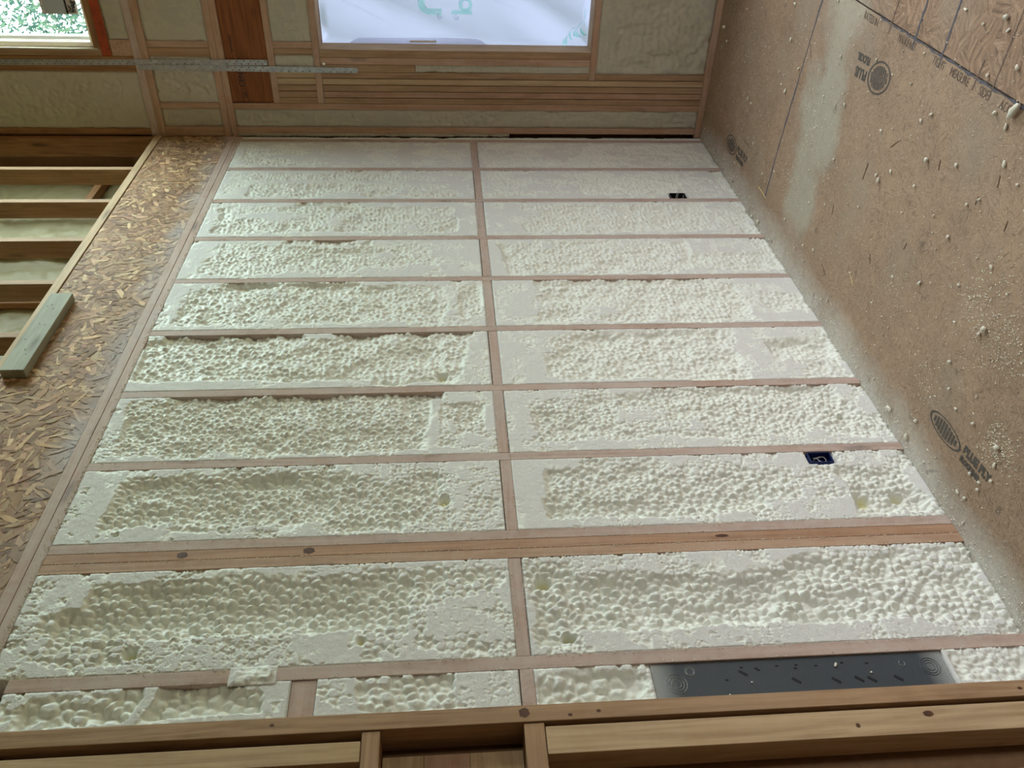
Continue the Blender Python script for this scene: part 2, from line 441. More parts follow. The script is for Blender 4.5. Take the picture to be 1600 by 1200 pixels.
def foam(label, O, A, B, N, la, lb, rects, seed, res=.005, cell=.024, amp=.012, rough=.011, back=.10, mat=None, pits=(), group=None, holes=(), bias=.0028, wob=.022, name='spray_foam_bay', kind=None, over=.0):
    """block of sprayed foam filling a bay: la along A, lb along B; rects = recessed lumpy zones (a0,a1,b0,b1 as fractions, depth)"""
    O, A, B, N = [np.array(v, float) for v in (O, A, B, N)]
    na = max(8, int(la/res)); nb = max(8, int(lb/res))
    aa, bb = np.meshgrid(np.linspace(0, la, na), np.linspace(0, lb, nb), indexing='ij')
    s = seed*101
    wa = aa+wob*fbm(aa, bb, 9, s+1, 4)+2.2*wob*fbm(aa, bb, 3.1, s+21, 2); wb_ = bb+wob*.7*fbm(aa, bb, 11, s+2, 4)+.9*wob*fbm(aa, bb, 3.3, s+22, 2)
    dep = np.zeros_like(aa); M = np.zeros_like(aa)
    for (a0, a1, b0, b1, d) in rects:
        e = .034 if min(la, lb) > .2 else .014
        eb = .010 if b0 <= .021 else .060
        bq = bb if b0 <= .021 else wb_
        if b0 <= .021: d = d*.85*np.clip(.75+1.5*fbm(aa, bb, 10, s+40, 4), .1, 1.2)
        m_ = sm((wa-a0*la)/e+.5)*sm((a1*la-wa)/e+.5)*sm((bq-b0*lb)/eb+.5)*sm((b1*lb-wb_)/(.034 if lb > .2 else .014)+.5)
        dep = np.maximum(dep, m_*d); M = np.maximum(M, m_)
    D = domes(aa*.88+.004*fbm(aa, bb, 22, s+3, 2), bb*1.12+.004*fbm(aa, bb, 22, s+4, 2), cell, s+5)
    D2 = domes(aa, bb, cell*.5, s+6)
    low = fbm(aa, bb, 6, s+7, 3)
    for A_ in ((1,) if res > .0042 else (1, 2)):
        for _ in range(1):
            D[1:-1, 1:-1] = (D[1:-1, 1:-1]*2+D[:-2, 1:-1]+D[2:, 1:-1]+D[1:-1, :-2]+D[1:-1, 2:])/6
    patch = sm((fbm(aa, bb, 7, s+12, 5, .6)+.13)*5)
    K = np.clip(M*1.25, 0, 1)
    raw = (bias+rough*1.35*fbm(aa, bb, 15, s+8, 6, .68))*(1-K)+K*.012*fbm(aa, bb, 14, s+44, 3)-dep*.46+K*(low*.016+.013*fbm(aa, bb*2.8, 4.5, s+60, 3))+amp*(.95*D-.66+.12*(D2-.5))*K+(1-K)*patch*(amp*.75*(.6*D+.4*D2-.80)-.001)
    for (ha, hb, r, d) in pits:
        raw = raw-d*sm(1.35-np.hypot((wa-ha*la), (wb_-hb*lb))/r)
    cut = sm((raw+.0004)/.0014)
    raw = raw+np.where(raw < 0, .0022*fbm(aa, bb, 70, s+50, 3)*(1-.75*K), 0)
    h = np.minimum(raw, 0)-0.0016*cut*(.5-fbm(aa, bb, 80, s+9, 3))
    pit = np.zeros_like(aa)
    for (ha, hb, r, d) in pits:
        pit = np.maximum(pit, .75*sm(1.2-np.hypot((wa-ha*la), (wb_-hb*lb))/(r*.85)))
    # natural slump at the foam edges
    edge = np.minimum(np.minimum(aa, la-aa), np.minimum(bb, lb-bb))
    h = h+over*sm(1-(edge+.022*fbm(aa, bb, 26, s+33, 3)-(.012-.5*np.minimum(aa, la-aa).clip(0, .024)))/.018)
    for (a0, a1, b0, b1) in holes:       # box openings cut in the foam
        m_ = (aa > a0)*(aa < a1)*(bb > b0)*(bb < b1)
        h = np.where(m_, -back*.95, h)
    h = np.maximum(h, -back*.97)
    ring = (edge < 1e-9)
    P = O+aa[..., None]*A+bb[..., None]*B+h[..., None]*N
    # skirt back to the sheathing
    P[0] += (-(back+h[0]))[:, None]*N; P[-1] += (-(back+h[-1]))[:, None]*N
    P[1:-1, 0] += (-(back+h[1:-1, 0]))[:, None]*N; P[1:-1, -1] += (-(back+h[1:-1, -1]))[:, None]*N
    P[1, 1:-1] -= A*(la/(na-1)*.97); P[-2, 1:-1] += A*(la/(na-1)*.97)
    P[1:-1, 1] -= B*(lb/(nb-1)*.97); P[1:-1, -2] += B*(lb/(nb-1)*.97)
    cen = O+A*la/2+B*lb/2
    me = grid_mesh(name, P-cen, cut, pit)
    o = obj(name, me, mat or FOAM, None, tuple(cen))
    return tag(o, label, 'foam', group, kind)

def text_mesh(s, size, offset=0.0, bold=0.0):
    cu = bpy.data.curves.new('t', 'FONT'); cu.body = s; cu.size = size; cu.align_x = 'LEFT'; cu.align_y = 'BOTTOM_BASELINE'
    cu.offset = bold; cu.extrude = .0003
    o = bpy.data.objects.new('t', cu); COL.objects.link(o)
    bpy.context.view_layer.update()
    me = bpy.data.meshes.new_from_object(o.evaluated_get(bpy.context.evaluated_depsgraph_get()))
    bpy.data.objects.remove(o)
    return me
def place_text(name, s, size, origin, xdir, ydir, mat, parent, bold=0.0, sx=1.0, mirror=False):
    me = text_mesh(s, size, bold=bold)
    xd = Vector(xdir).normalized(); yd = Vector(ydir).normalized(); zd = xd.cross(yd)
    for v in me.vertices:
        c = v.co.copy(); v.co = xd*c.x*sx+yd*c.y+zd*c.z
    me.materials.clear()
    return obj(name, me, mat, parent, origin)

GF_L = 'foam bays of the long wall'
GS = 'studs of the long foam filled wall'

# ================================================================== FLOOR
FX0, FY0 = -8.0, -6.0
fl = box('floor', FX0-.1, .16, FY0-.1, .16, -.03, 0, FLOORM, bev=0)
fl.data.transform(Matrix.Translation(fl.location)); fl.location = (0, 0, 0)
tag(fl, kind='structure')

def flat_strip(name, pts, w, mat, parent, z=.0006, jag=0.0):
    bm = bmesh.new(); prev = None
    n = 60
    P = [Vector((p[0], p[1], 0)) for p in pts]
    segs = []
    L = sum((P[i+1]-P[i]).length for i in range(len(P)-1))
    for i in range(len(P)-1):
        k = max(2, int(n*(P[i+1]-P[i]).length/L))
        for j in range(k+(i == len(P)-2)):
            segs.append(P[i].lerp(P[i+1], j/k))
    d = (P[-1]-P[0]).normalized(); nn = Vector((-d.y, d.x, 0))
    for p in segs:
        ww = w*(1+jag*(random.random()-.5)*1.6)
        off = nn*jag*w*(random.random()-.5)*.8
        a = bm.verts.new(p+nn*ww/2+off+Vector((0, 0, z))); b = bm.verts.new(p-nn*ww/2+off+Vector((0, 0, z)))
        if prev: bm.faces.new((prev[0], prev[1], b, a))
        prev = (a, b)
    bmesh.ops.recalc_face_normals(bm, faces=bm.faces)
    return frombm(name, bm, mat, parent)
flat_strip('chalk_line', [(-1.22, -2.6), (-1.308, -1.133), (-1.253, -.701), (-1.215, -.36), (-1.205, -.161)], .011, CHALK, fl, jag=.5)
flat_strip('board_joint', [(-7.9, -1.212), (-.02, -1.205)], .005, GAP, fl, z=.0004, jag=.4)
flat_strip('chalk_line', [(-3.4, -1.202), (-1.85, -1.202)], .007, CHALK, fl, z=.0007, jag=.9)
for x, y0, w in ((-1.94, -1.30, .006), (-2.132, -1.75, .009), (-2.325, -1.75, .009), (-2.545, -1.26, .006), (-2.64, -1.75, .005), (-2.85, -1.30, .005)):
    flat_strip('chalk_line', [(x-.01, y0), (x, -1.165)], w, INKF if w < .008 else CHALK, fl, z=.0008, jag=.5)
for s, x in (('RATED IN', -1.72), ('MANUFACT', -2.02), ('TIGHT', -2.28), ('MEASURE', -2.40), ('SIDE', -2.58), ('ACCT.', -2.70), ('NAIL', -2.83)):
    place_text('printed_text', s, .040, (x, -1.165, .0006), (-1, 0, 0), (0, -1, 0), INKF, fl, sx=.62 if s == 'MANUFACT' else .7)

def stamp(cx, cy, rx, ry, ang, letters, tdx, tdy, flip=1, tsize=.06):
    """printed logo: ring with slanting bars, and two lines of bold letters"""
    bm = bmesh.new(); N_ = 48; z = .0007
    def ring(r0, r1):
        a = [bm.verts.new((r0*rx*math.cos(t*2*math.pi/N_), r0*ry*math.sin(t*2*math.pi/N_), z)) for t in range(N_)]
        b = [bm.verts.new((r1*rx*math.cos(t*2*math.pi/N_), r1*ry*math.sin(t*2*math.pi/N_), z)) for t in range(N_)]
        for t in range(N_): bm.faces.new((a[t], a[(t+1) % N_], b[(t+1) % N_], b[t]))
    ring(1, .89)
    for k in range(9):
        u = -.66+k*.165
        hh = math.sqrt(max(0, .74**2-u*u))
        w = .060
        cuts = sorted(random.uniform(-hh, hh) for _ in range(2 if k < 4 else 0))
        ys = [-hh]+cuts+[hh]
        for i in range(len(ys)-1):
            y0, y1 = ys[i]+.02, ys[i+1]-.02
            if y1-y0 < .05: continue
            vs = [bm.verts.new(((u+dx)*rx, yy*ry, z)) for dx, yy in ((-w, y0), (w, y0), (w, y1), (-w, y1))]
            bm.faces.new(vs)
    bmesh.ops.rotate(bm, cent=(0, 0, 0), matrix=Matrix.Rotation(ang, 3, 'Z'), verts=bm.verts)
    bmesh.ops.recalc_face_normals(bm, faces=bm.faces)
    o = frombm('stamped_emblem', bm, INK, fl, (cx, cy, 0))
    xd = Vector((tdx, tdy, 0)).normalized(); yd = Vector((-xd.y*flip, xd.x*flip, 0))
    for s, off, sz in letters:
        place_text('stamped_lettering', s, sz, Vector((cx, cy, .0007))+xd*(rx*1.12)+yd*off, xd, yd, INK, fl, bold=.0025, sx=.9)
stamp(-1.968, -1.015, .088, .060, .25, (('PLUS', .004, .05), ('FLOOR', -.046, .036)), 1, .06, 1)
stamp(-3.069, -.219, .098, .033, .06, (('FLUE', -.001, .042), ('PLAN', -.001, .0), ('FLOORING', -.034, .022)), -1, -.10, -1) if False else None
stamp(-3.069, -.219, .100, .036, .03, (('BLUE PLY', .000, .040), ('FLOORING', -.030, .024)), -1, -.06, 1)
stamp(-.58, -.192, .095, .052, .10, (('BLUE PLY', .002, .046), ('FLOORING', -.036, .028)), -1, -.02, 1)

# debris lying on the floor -------------------------------------------------
def blob_mesh(name, seed, sub=2, squash=(1, 1, .7)):
    rs = random.Random(seed); bm = bmesh.new(); bmesh.ops.create_icosphere(bm, subdivisions=sub, radius=1)
    from mathutils import noise as mn
    off = Vector((rs.random()*50, rs.random()*50, rs.random()*50))
    for v in bm.verts:
        d = 1+.38*mn.noise(v.co*1.3+off)+.18*mn.noise(v.co*3.1+off)
        v.co = Vector((v.co.x*squash[0], v.co.y*squash[1], v.co.z*squash[2]))*d
    zmin = min(v.co.z for v in bm.verts)
    for v in bm.verts: v.co.z -= zmin
    me = bpy.data.meshes.new(name); bm.to_mesh(me); bm.free()
    me.polygons.foreach_set('use_smooth', [True]*len(me.polygons)); me.materials.append(CRUMB)
    return me
BL = [blob_mesh('foam_crumb', 100+i, 2, q) for i, q in enumerate(((1, 1, .7), (1.5, .8, .6), (.8, 1.3, .7), (1.9, .8, .7), (1, 1, .9)))]
big = [  # x, y, radius, mesh, rot, label
    (-2.785, -1.189, .021, 3, 1.1, 'largest long smooth foam nub on the floor, bean shaped, beside the panel joint'),
    (-2.586, -1.389, .011, 4, .3, 'round white foam nub beyond the panel joint, near the floor corner of the view'),
    (-2.614, -1.36, .008, 1, 1.0, 'small oblong foam crumb next to the round white nub beyond the joint'),
    (-2.488, -1.344, .007, 0, .5, 'small pale round crumb between the printed lines and the far round nub'),
    (-2.451, -.897, .012, 0, 1.2, 'fluffy white foam crumb in open floor between two dark gouges'),
    (-2.197, -.708, .011, 2, .4, 'comma shaped white foam crumb on bare brown floor beside a bluish scuff'),
    (-2.828, -1.044, .010, 1, 2.0, 'flat white foam flake on the floor above a lone dark gouge'),
    (-2.764, -.060, .017, 1, .2, 'ragged white foam scrap lying in the dust strip at the wall foot'),
    (-2.926, -.137, .010, 4, .9, 'round foam ball on the brown floor beside the wall foot'),
    (-2.914, -.051, .013, 2, .7, 'rough grey-white foam lump against the foot of the seventh bay'),
    (-.095, -.700, .015, 2, 1.9, 'white foam chunk lying near the end wall on the floor'),
    (-1.154, -.688, .012, 1, 1.4, 'oblong foam nub beside the middle of the long chalk line'),
    (-1.081, -.905, .010, 2, .3, 'spiky foam crumb between end wall and chalk line, nearer the top'),
    (-3.301, -.353, .013, 0, .8, 'foam fragment in the powdery heap next to the nearest stamped emblem'),
    (-3.322, -.300, .009, 1, 1.8, 'smooth little foam nub at the lower end of the powdery heap'),
    (-3.041, -.605, .014, 0, .8, 'crumbly foam cluster in the pale powder at the frame edge'),
    (-2.719, -1.287, .010, 2, .8, 'upright foam nub at the very edge of view above the bean shaped nub'),
    (-2.600, -1.227, .008, 0, 1.8, 'foam crumb lying just beyond the panel joint with a dark shadow'),
    (-2.700, -1.150, .009, 4, 1.8, 'flat pale foam disc lying on the printed line beside the bean shaped nub'),
    (-1.107, -.012, .012, 0, .1, 'foam lump sticking out at the foot of the third bay'),
    (-1.206, -.030, .014, 4, .1, 'rounder foam lump on the floor below the third bay, by the fourth stud'),
]
for x, y, r, k, rz, lab in big:
    o = bpy.data.objects.new('foam_crumb', BL[k]); COL.objects.link(o)
    o.location = (x, y, .0002); o.rotation_euler = (0, 0, rz); o.scale = (r*.72, r*.72, r*.72)
    tag(o, lab, 'foam crumb', 'large foam crumbs on the floor')
rs = random.Random(31)
def crumb_pos():
    while True:
        x = rs.uniform(-3.35, -.06); y = -rs.random()**1.15*1.9-.03
        if y < -1.75: continue
        if rs.random() < .25+.75*(min(1, -x/3.0)): return x, y
bn = ['first', 'second', 'third', 'fourth', 'fifth', 'sixth', 'seventh', 'eighth', 'ninth', 'near']
placed = [(b[0], b[1], b[2]) for b in big]
n = 0
while n < 240:
    x, y = crumb_pos(); r = rs.choice((.0025, .003, .003, .004, .005, .006))
    if any((x-a)**2+(y-b)**2 < (r+c+.004)**2 for a, b, c in placed): continue
    placed.append((x, y, r))
    o = bpy.data.objects.new('foam_crumb', BL[n % 5]); COL.objects.link(o)
    o.location = (x, y, .0002); o.rotation_euler = (0, 0, rs.uniform(0, 6.28)); o.scale = (r, r, r)
    if y < -1.21: zi = 'beyond the floor joint'+(', past the pencil lines' if x < -2.4 else ', end wall side')
    elif y > -.13: zi = 'in the grey dust at the foot of the '+bn[min(9, int(-x/.407))]+' bay'
    elif x > -1.22: zi = 'between the long chalk line and the end wall'+(', near the small emblem' if y > -.5 else '')
    elif x > -1.8: zi = 'on the pale dust patch'+(', at its wall end' if y > -.6 else '')
    elif x > -2.4: zi = 'on bare brown floor '+('around the dark ringed emblem' if y < -.8 else 'between dust patch and dark gouges')
    elif x > -2.9: zi = 'on brown floor '+('between printed text and the lone gouges' if y < -.8 else 'in line with the sixth and seventh bays')
    else: zi = 'near the stamped emblem closest to the camera'
    tag(o, ('tiny' if r < .0045 else 'small')+' foam crumb '+zi, 'foam crumb', 'crumbs '+zi); n += 1
# powder: one mesh of specks
def powder():
    V = []; F = []
    r2 = random.Random(5)
    cl = [(-3.0, -.60, .10, 420), (-3.30, -.36, .045, 420), (-2.96, -.66, .05, 200), (-2.55, -.40, .12, 150), (-3.07, -.75, .12, 360), (-2.9, -.27, .05, 110), (-2.75, -1.25, .25, 260),
          (-1.6, -.62, .12, 300), (-1.45, -.35, .08, 160), (-1.5, -1.0, .2, 200), (-.7, -.6, .25, 260), (-3.15, -.62, .06, 300)]
    pts = []
    for cx, cy, s, k in cl:
        for _ in range(k): pts.append((r2.gauss(cx, s), r2.gauss(cy, s*.9), r2.uniform(.0008, .0030)))
    for _ in range(3600):
        pts.append((r2.uniform(-3.7, -.05), -r2.random()*1.75-.02, r2.uniform(.0006, .0022)))
    for _ in range(1500):
        x = r2.uniform(-3.95, -.02); pts.append((x, -abs(r2.gauss(0, .045))-.004, r2.uniform(.001, .0034)))
    for x, y, r in pts:
        if y > -.004: continue
        b = len(V); a = r2.uniform(0, 6.28); e = r2.uniform(.7, 2.0)
        ca, sa = math.cos(a), math.sin(a)
        for dx, dy, dz in ((1, 0, 0), (-.6, .8, 0), (-.6, -.8, 0), (.1, 0, 1.1)):
            px, py = dx*e*r, dy*r
            V.append((x+px*ca-py*sa, y+px*sa+py*ca, .0003+dz*r))
        F += [(b, b+1, b+3), (b+1, b+2, b+3), (b+2, b, b+3), (b, b+2, b+1)]
    me = bpy.data.meshes.new('foam_powder'); me.from_pydata(V, [], F)
    return tag(obj('foam_powder', me, CRUMB), 'fine pale foam dust and specks strewn over the whole brown floor', 'foam dust', kind='stuff')
powder()
# dark gouges / splinters
spl = [(-2.083, -.728, -2.078, -.659, .010), (-2.520, -.926, -2.528, -.895, .006), (-2.827, -1.008, -2.837, -.975, .005), (-2.771, -.915, -2.771, -.888, .005),
       (-2.936, -.917, -2.939, -.885, .006), (-2.502, -.608, -2.497, -.580, .005), (-1.961, -.213, -2.022, -.191, .0035), (-1.923, -.43, -1.915, -.471, .003),
       (-.758, -.29, -.853, -.289, .008), (-2.24, -.88, -2.20, -.84, .004), (-1.3, -.95, -1.34, -.9, .004), (-2.30, -.45, -2.32, -.42, .005)]
sl = ['broad bluish one beside the comma shaped crumb', 'between fluffy white crumb and the printed text', 'under the flat white flake at the frame side', 'longest thin one below the flat flake', 'closest to the frame edge', 'alone in the middle of the bare floor',
      'thin one near the dust at the fifth bay', 'beside the dust patch, short', 'right beside the small far emblem', 'just below the dark ringed emblem', 'crossing beside the chalk line', 'tiny one between dust patch and middle gouge']
for i, (x0, y0, x1, y1, w) in enumerate(spl):
    a = Vector((x0, y0, .001)); b = Vector((x1, y1, .001)); d = (b-a); L = d.length
    bm = boxbm(L, w, .0016, .0006)
    for v in bm.verts:
        v.co.y *= 1-.75*abs(v.co.x/L*2)**1.5
    o = frombm('wood_splinter', bm, SPLINT, None, (a+b)/2); o.rotation_euler = (0, 0, math.atan2(d.y, d.x))
    tag(o, 'dark sliver on the brown floor, '+sl[i], 'splinter', 'dark slivers on the floor')
for i, (x0, y0, x1, y1, lab) in enumerate(((-2.20, -.315, -2.255, -.283, 'pale straw coloured sliver on the floor below the fifth bay'), (-1.10, -.175, -1.22, -.168, 'pale wood shaving lying where the chalk line meets the dust strip'), (-3.44, -.50, -3.49, -.48, 'hair thin pale shaving near the frame edge of the floor'))):
    a = Vector((x0, y0, .0015)); b = Vector((x1, y1, .0015)); d = b-a
    o = frombm('wood_shaving', boxbm(d.length, .004, .002, .0008), STRAW, None, (a+b)/2); o.rotation_euler = (0, 0, math.atan2(d.y, d.x))
    tag(o, lab, 'splinter')

# ================================================================== LONG WALL
H = 2.854
STUDS = [(-.038, -.076), (-.459, -.497), (-.868, -.905), (-1.286, -1.323), (-1.682, -1.718), (-2.093, -2.130), (-2.497, -2.534), (-2.884, -2.921)]
TRI = [(-3.244, -3.281), (-3.282, -3.319), (-3.320, -3.357)]
LAST = (-3.702, -3.742)
COR = (-3.852, -3.898)
ordn = ['nearest the end wall corner', 'second', 'third', 'fourth', 'fifth', 'sixth', 'seventh', 'eighth']
for i, (a, b) in enumerate(STUDS):
    lab = 'dusty pinkish stud in the long wall, ' + ('first, at the end wall corner' if i == 0 else ordn[i]+' counting from the end wall')
    lumber('wall_stud', lab, 'stud', b, a, 0, .12, 0, H, 'dusty', GS)
for (a, b), w, k in zip(TRI, ('side facing the end wall, greyish', 'middle one with dark knots', 'side nearest the camera'), ('dusty', 'red', 'dusty_end')):
    lumber('wall_stud', 'stud of the tight triple post in the long wall, '+w, 'stud', b, a, 0, .12, 0, H, k, 'triple stud post')
lumber('wall_stud', 'dusty stud directly above the dark metal panel, past the triple post', 'stud', LAST[1], LAST[0], 0, .12, 0, 2.80, 'dusty', GS)
lumber('wall_stud', 'clean knotty full height stud standing proud at the near end of the foam', 'stud', COR[1], COR[0], -.008, .10, 0, 2.925, 'pine')
# fire blocking between studs (one short block per bay)
ZB0, ZB1 = 1.464, 1.427
allb = [(STUDS[i][1], STUDS[i+1][0]) for i in range(7)]+[(STUDS[7][1], TRI[0][0]), (TRI[2][1], LAST[0]), (LAST[1], COR[0])]
bayname = ['first', 'second', 'third', 'fourth', 'fifth', 'sixth', 'seventh', 'eighth', 'ninth', 'narrow near end']
for i, (a, b) in enumerate(allb):
    dz = .0 if i % 2 else .003
    lumber('blocking', 'short pink dusty blocking piece halfway up the %s bay from the end wall' % bayname[i] if i < 9 else 'short blocking piece halfway up the narrow bay beside the metal panel', 'blocking', b+.0005, a-.0005, -.001+.001*(i % 3), .11, ZB1+dz, ZB0+dz, 'dusty', 'mid height blocking')
lumber('blocking', 'wide dusty blocking piece in the narrow near bay, upper left of the mid blocking', 'blocking', allb[9][1]+.0005, allb[9][0]-.0005, .004, .11, 2.003, 2.068, 'dusty')
lumber('top_plate', 'lower plank of the double top plate over the foam bays', 'plate', -3.8515, 0, 0, .12, H, H+.0355, 'dusty')
lumber('top_plate', 'upper plank of the double top plate, against the strand board', 'plate', -3.8515, 0, -.002, .12, H+.036, H+.0715, 'dusty')

Wd = dict(A=(0, 0, -1), B=(-1, 0, 0), N=(0, -1, 0))
def bay(lab, x0, x1, z0, z1, rects, seed, **kw):
    return foam(lab, (x0-.0006, 0, z1-.0006), la=(z1-z0-.0012), lb=(x0-x1-.0012), rects=rects, seed=seed, **Wd, **kw)
up = [
    ((.04, .97, .12, .9, .007),),
    ((.08, .97, .10, .35, .012), (.12, .97, .5, .92, .012), (.42, .74, .02, .12, .025)),
    ((.04, .92, .15, .88, .016), (.3, .56, .02, .10, .035)),
    ((.10, .86, .14, .90, .018), (.3, .62, .01, .12, .045), (.40, .72, .22, .34, .036), (.06, .25, .5, .85, .014)),
    ((.06, .86, .10, .92, .024), (.1, .6, .02, .14, .04), (.9, .98, .1, .8, .010)),
    ((.02, .93, .06, .84, .030), (.06, .93, .0, .13, .052), (.68, .92, .80, .93, .040)),
    ((.04, .82, .06, .92, .028), (.14, .86, .0, .11, .05), (.85, .97, .2, .9, .012)),
    ((.09, .62, .14, .80, .034), (.62, .86, .14, .82, .028), (.10, .56, .16, .34, .052), (.60, .78, .80, .95, .03), (.93, .99, .1, .9, .01), (.02, .5, .8, .9, .008)),
    ((.12, .80, .16, .66, .044), (.08, .40, .40, .66, .055), (.05, .22, .45, .90, .03), (.7, .97, .08, .5, .012), (.7, .95, .6, .95, .012)),
]
dn = [
    ((.05, .93, .14, .9, .009),),
    ((.04, .80, .12, .88, .012), (.8, .93, .3, .8, .006)),
    ((.14, .84, .10, .90, .018), (.84, .98, .3, .8, .012)),
    ((.04, .70, .14, .94, .022), (.70, .98, .45, .9, .024), (.2, .6, .08, .2, .03)),
    ((.14, .80, .12, .94, .026), (.14, .72, .05, .16, .04), (.86, .99, .3, .9, .016)),
    ((.13, .70, .1, .96, .028), (.2, .66, .06, .18, .045), (.80, .99, .26, .62, .040), (.86, .99, .6, .95, .02)),
    ((.07, .90, .12, .84, .026), (.04, .12, .05, .9, .010), (.4, .9, .04, .3, .03), (.88, .96, .3, .9, .014)),
    ((.07, .58, .14, .86, .034), (.15, .55, .02, .1, .03), (.58, .80, .22, .66, .018), (.80, .97, .30, .92, .048), (.05, .3, .62, .84, .05)),
    ((.08, .60, .26, .78, .044), (.58, .80, .12, .80, .034), (.02, .12, .1, .9, .02), (.80, .99, .1, .9, .018), (.45, .72, .44, .60, .055)),
]
cells = [.018, .018, .0185, .019, .0195, .020, .0205, .022, .025]
amps = [.016, .017, .017, .017, .0175, .018, .019, .0225, .026]
pitsU = {7: ((.14, .88, .012, .03), (.43, .80, .012, .03), (.87, .55, .022, .03)), 8: ((.24, .80, .02, .035), (.17, .83, .008, .03), (.70, .78, .012, .02)), 5: ((.88, .80, .02, .03),)}
pitsD = {8: ((.05, .25, .022, .04), (.07, .84, .014, .04)), 7: ((.83, .72, .03, .03), (.92, .70, .022, .03)), 6: ((.88, .55, .012, .03),)}
for i in range(9):
    a, b = allb[i]
    res = .0050 if i < 3 else (.0041 if i < 6 else .0031)
    ho = []
    if i == 7: ho = [(ZB1-.376, ZB1-.272, -.01, .062)]
    if i == 1: ho = [(ZB1-.392, ZB1-.284, (a-b)-.074, (a-b)+.01)]
    bay('white spray foam in the upper half of the %s bay from the end wall' % bayname[i], a, b, ZB0+.003, H, up[i], 11+i, res=res, cell=cells[i], amp=amps[i], pits=pitsU.get(i, ()), group=GF_L)
    bay('white spray foam in the lower half of the %s bay from the end wall' % bayname[i], a, b, 0, ZB1, dn[i]+((.955, 1.03, -.1, 1.1, .012),), 41+i, res=res, cell=cells[i], amp=amps[i], pits=pitsD.get(i, ()), group=GF_L, holes=ho)
bay('thin strip of foam in the wall corner beside the first stud', -.002, STUDS[0][0], .0, H, ((.1, .9, .3, .9, .006),), 70, res=.006, cell=.015, amp=.005)
na_, nb_ = allb[9]
bay('rough foam in the narrow near bay, highest section beside the wide blocking', na_, nb_, 2.069, 2.80, ((.1, .45, .2, .9, .025), (.5, .9, .1, .9, .03)), 71, res=.0035, cell=.03, amp=.022, rough=.018)
bay('rough foam in the narrow near bay between wide blocking and mid blocking', na_, nb_, ZB0+.003, 2.002, ((.18, .62, .05, .95, .035), (.02, .16, .4, .9, .015)), 72, res=.0032, cell=.028, amp=.021)
bay('rough foam in the narrow near bay between mid blocking and the metal panel', na_, nb_, 1.108, ZB1, ((.05, .9, .15, .95, .04),), 73, res=.0032, cell=.034, amp=.024, rough=.016)
bay('rough foam in the narrow near bay between the metal panel and floor', na_, nb_, 0, .272, ((.02, .98, .2, .9, .014),), 74, res=.0032, cell=.022, amp=.016, rough=.016)
# foam smeared over the stud
def dust_on_framing():
    """crumbly foam frosting left along the edges of the trimmed studs and blocks"""
    r2 = random.Random(12); V = []; F = []
    def speck(x, z, r):
        b = len(V); a = r2.uniform(0, 6.28); e = r2.uniform(.8, 2.2); ca, sa = math.cos(a), math.sin(a)
        for dx, dz, dy in ((1, 0, 0), (-.6, .8, 0), (-.6, -.8, 0), (.1, 0, 1.0)):
            px, pz = dx*e*r, dz*r
            V.append((x+px*ca-pz*sa, -.0004-dy*r-(.001 if True else 0), z+px*sa+pz*ca))
        F.extend([(b, b+1, b+3), (b+1, b+2, b+3), (b+2, b, b+3), (b, b+2, b+1)])
    for (a, b) in STUDS[1:]+[(TRI[0][0], TRI[0][1]), (TRI[2][0], TRI[2][1]), LAST]:
        for _ in range(520):
            z = r2.uniform(.02, 2.84); e = abs(r2.gauss(0, .0035)); x = (a-e) if r2.random() < .5 else (b+e)
            if b <= x <= a: speck(x, z, r2.uniform(.0008, .0024))
        for _ in range(160): speck(r2.uniform(b, a), r2.uniform(.02, 2.84), r2.uniform(.0005, .0012))
    for _ in range(1100):
        e = abs(r2.gauss(0, .0035)); speck(r2.uniform(-3.7, -.04), (ZB1+e) if r2.random() < .5 else (ZB0-e), r2.uniform(.0008, .0022))
    for _ in range(1300):
        speck(r2.uniform(-3.7, -.04), H+abs(r2.gauss(0, .006)), r2.uniform(.0008, .0024))
    for _ in range(500):
        x = r2.choice([TRI[0][1], TRI[1][1]])+r2.gauss(0, .0012); speck(x, r2.uniform(.02, 2.84), r2.uniform(.0008, .0018))
    me = bpy.data.meshes.new('foam_dust_on_framing'); me.from_pydata(V, [], F)
    tag(obj('foam_dust_on_framing', me, CRUMB), 'fine foam crumbs frosting the edges of the pink studs and blocks', 'foam dust', kind='stuff')
o = foam('foam smear bridging over the stud above the wide blocking', (-3.696, -.007, 2.235), (0, 0, -1), (-1, 0, 0), (0, -1, 0), .125, .056, ((.1, .9, .1, .9, .002),), 75, res=.0028, cell=.018, amp=.006, back=.0068, rough=.004, bias=.001, over=-.0085)
dust_on_framing()

# metal panel in the narrow bay
pn = box('electrical_enclosure', LAST[1]-.0012, COR[0]+.0012, .006, .10, .277, 1.106, PANEL, bev=.0015)
tag(pn, 'dark grey metal panel set in the narrow near bay, with slots and knockout rings', 'panel')
def on_panel(bm, name, mat, label=None):
    o = frombm(name, bm, mat, pn)
    if label: o['label'] = label
    return o
def ringbm(cx, cz, r, w, y=.0052, N_=40, arc=1.0):
    bm = bmesh.new(); a = []; b = []; c = []
    for t in range(N_+1):
        th = t*2*math.pi/N_*arc
        a.append(bm.verts.new((cx+math.cos(th)*(r-w), y+.0012, cz+math.sin(th)*(r-w))))
        c.append(bm.verts.new((cx+math.cos(th)*r, y-.0006, cz+math.sin(th)*r)))
        b.append(bm.verts.new((cx+math.cos(th)*(r+w), y+.0012, cz+math.sin(th)*(r+w))))
    for t in range(N_):
        bm.faces.new((a[t], a[t+1], c[t+1], c[t])); bm.faces.new((c[t], c[t+1], b[t+1], b[t]))
    bmesh.ops.recalc_face_normals(bm, faces=bm.faces)
    return bm
